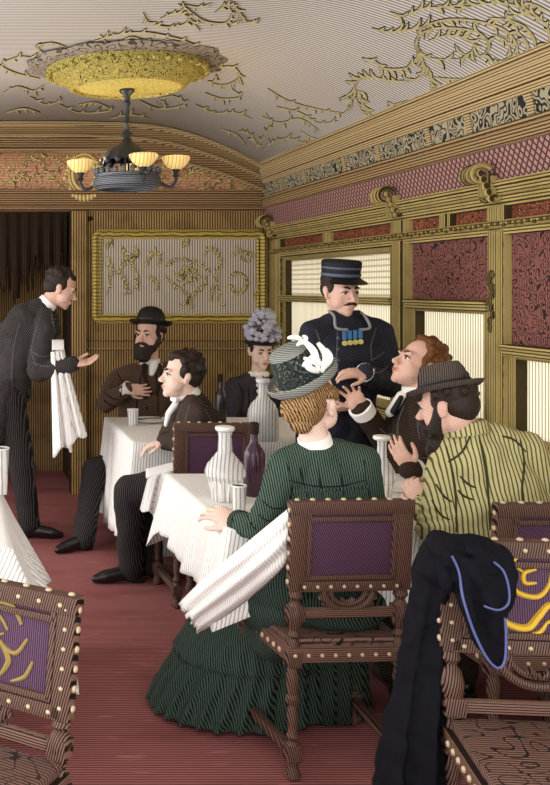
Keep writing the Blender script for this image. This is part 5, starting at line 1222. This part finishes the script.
# ---------------------------------------------------------------- coat thrown over the dragon chair
m = MB()
def coat_ring(px0, px1, py, Y, ry, nf, ph, n=72, amp=0.2):
    a0 = P(px0, py, Y); a1 = P(px1, py, Y); c = (a0 + a1) / 2; rx = (a1 - a0).length / 2; r = []
    for k in range(n):
        a = 2 * PI * k / n; w = 1 + amp * math.sin(nf * a + ph) + amp * .5 * math.sin(nf * 1.9 * a + 2 * ph)
        r.append(V((c.x + rx * math.cos(a), c.y + ry * math.sin(a) * w, c.z)))
    return r
CYd = 2.78
m.rings([coat_ring(376, 446, 812, CYd - 0.06, 0.10, 7, 0), coat_ring(379, 446, 770, CYd - 0.06, 0.10, 7, 0.1), coat_ring(388, 447, 720, CYd - 0.06, 0.09, 7, 0.3), coat_ring(401, 448, 660, CYd - 0.04, 0.075, 7, 0.5), coat_ring(411, 452, 610, CYd - 0.04, 0.075, 7, 0.7), coat_ring(418, 462, 575, CYd - 0.06, 0.075, 6, 0.8), coat_ring(424, 468, 553, CYd - 0.09, 0.085, 6, 0.9), coat_ring(432, 462, 540, CYd - 0.12, 0.06, 6, 1.0)])
# bunched mass over the corner and front fall
FY = 2.56
for (x, y, Yd, r) in ((452, 549, FY + .06, (0.052, 0.10, 0.04)), (474, 553, FY + .02, (0.058, 0.08, 0.045)), (496, 566, FY + .01, (0.042, 0.07, 0.058)), (500, 590, FY - .02, (0.034, 0.045, 0.07)), (480, 585, FY, (0.06, 0.055, 0.075)), (462, 570, FY + .02, (0.055, 0.07, 0.05)), (490, 612, FY - .03, (0.045, 0.04, 0.055)), (440, 565, FY + .12, (0.05, 0.08, 0.06))):
    m.ell(P(x, y, Yd), r)
m.rings([coat_ring(494, 503, 666, FY - 0.04, 0.016, 3, 0, 40), coat_ring(486, 505, 650, FY - 0.04, 0.024, 3, 0, 40), coat_ring(476, 506, 622, FY - 0.04, 0.035, 3, 0.4, 40), coat_ring(464, 508, 596, FY - 0.04, 0.045, 3, .8, 40), coat_ring(452, 508, 570, FY - 0.02, 0.05, 3, 1.2, 40)])
m.limb([P(452, 560, FY - .02), P(462, 600, FY - .045), P(478, 642, FY - .045), P(496, 664, FY - .045)], [0.022, 0.016, 0.013, 0.012])
for pts in ([(446, 546), (460, 566), (466, 598), (476, 628)], [(470, 550), (486, 556), (500, 568)], [(456, 554), (472, 570), (484, 590), (498, 604)], [(474, 546), (482, 560), (496, 574)], [(436, 556), (444, 576), (448, 594)]):
    q = spline([P(a, b, FY - 0.075 + (0.03 if a < 462 else 0)) for a, b in pts], 6); m.limb(q, [0.004 + 0.012 * math.sin(PI * (0.1 + 0.85 * i / (len(q) - 1))) for i in range(len(q))], 8)
coat = tag(build(m, 'coat', M['coat'], None, voxel=0.007, sm=2, noise=0.022, nsize=0.06), 'blue-black coat thrown over the dragon chair back, trailing to the floor', 'coat')
m = MB()
for pts, r in (([(452, 556), (459, 572), (463, 598), (474, 632), (487, 658), (498, 668), (505, 660), (506, 634), (505, 618)], 0.0032), ([(494, 562), (504, 572), (509, 590), (508, 604), (498, 610), (484, 606)], 0.0028)):
    m.tube(spline([P(a, b, FY - 0.095 + (0.03 if a < 462 else 0)) for a, b in pts], 6), r, 6)
build(m, 'edge_highlight', M['coat_highlight'], coat)  # thin blue tubes draw the hem edge and a fold highlight
# ---------------------------------------------------------------- seams, lapels and buttons laid on the clothes
from mathutils.bvhtree import BVHTree
EYEP = V((0, 0, EYE)); _bv = {}
def cloth_of(i, part):
    root = bpy.data.objects['person' + ('.%03d' % i if i else '')]
    ob = [c for c in root.children if c.name.split('.')[0] == part][0]
    if ob.name not in _bv:
        o = V(root.location); _bv[ob.name] = BVHTree.FromPolygons([v.co + o for v in ob.data.vertices], [tuple(p.vertices) for p in ob.data.polygons])
    return root, ob, _bv[ob.name]
def on_cloth(bv, px, py, lift=0.0):
    d = (P(px, py, 1.0) - EYEP).normalized(); h, n, _, _ = bv.ray_cast(EYEP, d)
    return (h + n * lift, n) if h is not None else (None, None)
def seam(i, part, px, r, mat, name='seam', lift=0.0):
    root, ob, bv = cloth_of(i, part); run = []
    m = MB()
    pts = [(p.x, p.y) for p in spline([V((a, b, 0)) for a, b in px], 6)]
    last = None
    for a, b in pts:
        h, n = on_cloth(bv, a, b, lift)
        if h is None or (last is not None and (h - last).length > 0.09):
            if len(run) > 2: m.tube(run, [r * (0.5 + 0.5 * math.sin(PI * (0.1 + .85 * k / (len(run) - 1)))) for k in range(len(run))], 6)
            run = []
        if h is not None: run.append(h); last = h
    if len(run) > 2: m.tube(run, [r * (0.5 + 0.5 * math.sin(PI * (0.1 + .85 * k / (len(run) - 1)))) for k in range(len(run))], 6)
    if m.v: build(m, name, mat, ob, world=True)
def buttons(i, part, px, r, mat):
    root, ob, bv = cloth_of(i, part)
    for a, b in px:
        h, n = on_cloth(bv, a, b)
        if h is not None:
            m = MB(); m.ell(h, (r, r, r * .7)); build(m, 'button', mat, ob, world=True)
DK = flat('dark_seam', rgb(26, 24, 22), 0.9); TS = flat('tan_seam', rgb(62, 56, 30), 0.9); GR = flat('grey_seam', rgb(84, 80, 80), 0.9)
# striped tan jacket
for q in ([(478, 432), (484, 460), (488, 490), (490, 530)], [(446, 446), (452, 470), (456, 500), (456, 532)], [(520, 440), (524, 462), (522, 490), (524, 510)], [(448, 462), (462, 452), (470, 436)], [(436, 484), (444, 496), (452, 502)], [(432, 500), (440, 514), (450, 520)], [(460, 476), (468, 484), (476, 488)], [(458, 490), (464, 496), (474, 500)], [(502, 436), (514, 440), (526, 452)]):
    seam(7, 'jacket', q, 0.0042, TS)
# green dress
for q in ([(318, 462), (320, 480), (322, 498)], [(300, 468), (304, 484), (308, 498)], [(340, 464), (342, 482), (344, 498)], [(286, 462), (292, 480), (290, 500), (284, 520)], [(364, 460), (366, 478), (370, 498)], [(262, 500), (272, 508), (284, 508)], [(258, 514), (266, 520), (278, 520)], [(256, 530), (250, 522), (246, 514)], [(288, 480), (314, 486), (340, 486), (366, 480)]):
    seam(5, 'dress_bodice', q, 0.0026, DK)
# waiter
for q in ([(40, 318), (34, 336), (32, 352), (36, 366)], [(50, 306), (53, 322), (56, 338), (56, 350)], [(20, 322), (14, 346), (12, 372), (12, 398)], [(30, 350), (40, 356), (50, 356)], [(32, 362), (42, 366), (52, 366)]):
    seam(0, 'tailcoat', q, 0.005, GR)
# bearded man
for q in ([(142, 372), (138, 390), (136, 414)], [(117, 372), (122, 384), (120, 398)], [(104, 392), (112, 398), (120, 400)], [(104, 400), (112, 406), (120, 406)], [(156, 374), (158, 396), (158, 416)]):
    seam(1, 'overcoat', q, 0.005, DK)
buttons(1, 'overcoat', [(146, 398), (147, 408), (147, 417)], 0.012, DK)
# young man
for q in ([(190, 404), (186, 420), (188, 436)], [(204, 408), (212, 424), (214, 442)], [(188, 440), (196, 444), (204, 444)], [(182, 404), (178, 418), (176, 430)]):
    seam(2, 'jacket', q, 0.0045, GR)
# lady in violet
buttons(3, 'dress_bodice', [(257, 388), (257, 395), (257, 402), (257, 409)], 0.009, DK)
for q in ([(238, 382), (243, 396), (241, 412)], [(248, 386), (249, 400), (248, 414)]):
    seam(3, 'dress_bodice', q, 0.0045, DK)
# officer
for q in ([(338, 330), (337, 350), (336, 372)], [(316, 330), (321, 346), (320, 362)], [(376, 328), (371, 346), (372, 362)], [(384, 352), (376, 358), (370, 360)], [(388, 366), (380, 372), (372, 372)]):
    seam(4, 'tunic', q, 0.0045, GR)
# red-haired man
for q in ([(424, 404), (418, 420), (420, 440)], [(404, 406), (398, 424), (398, 446)], [(410, 452), (418, 458), (428, 458)], [(380, 428), (386, 434), (394, 434)]):
    seam(6, 'overcoat', q, 0.0045, GR)
# ================================================================== LIGHT
w = bpy.data.worlds.new('daylight'); sc.world = w; w.use_nodes = True
bg = w.node_tree.nodes['Background']; bg.inputs[0].default_value = (1.0, 0.985, 0.96, 1); bg.inputs[1].default_value = 1.5
def area(name, loc, rot, sx, sy, e, col=(1, 0.98, 0.95)):
    l = bpy.data.lights.new(name, 'AREA'); l.shape = 'RECTANGLE'; l.size = sx; l.size_y = sy; l.energy = e; l.color = col
    o = bpy.data.objects.new(name, l); COL.objects.link(o); o.location = loc; o.rotation_euler = rot; return o
# added fill light on the open left side, standing in for opposite windows
area('left_fill_light', (-1.7, 4.2, 1.75), (0, -PI / 2 - 0.0, 0), 1.0, 5.0, 28)
for k, a in enumerate((2.75, -0.25)):
    l = bpy.data.lights.new('gas_lamp', 'POINT'); l.energy = 2.0; l.color = (1, 0.8, 0.5); l.shadow_soft_size = 0.05
    o = bpy.data.objects.new('gas_lamp', l); COL.objects.link(o); o.location = (RO.x + 0.27 * math.cos(a), RO.y + 0.27 * math.sin(a), 2.37)
vs = sc.view_settings; vs.view_transform = 'Standard'; vs.look = 'None'; vs.gamma = 1; vs.exposure = 0.72; vs.use_curve_mapping = False
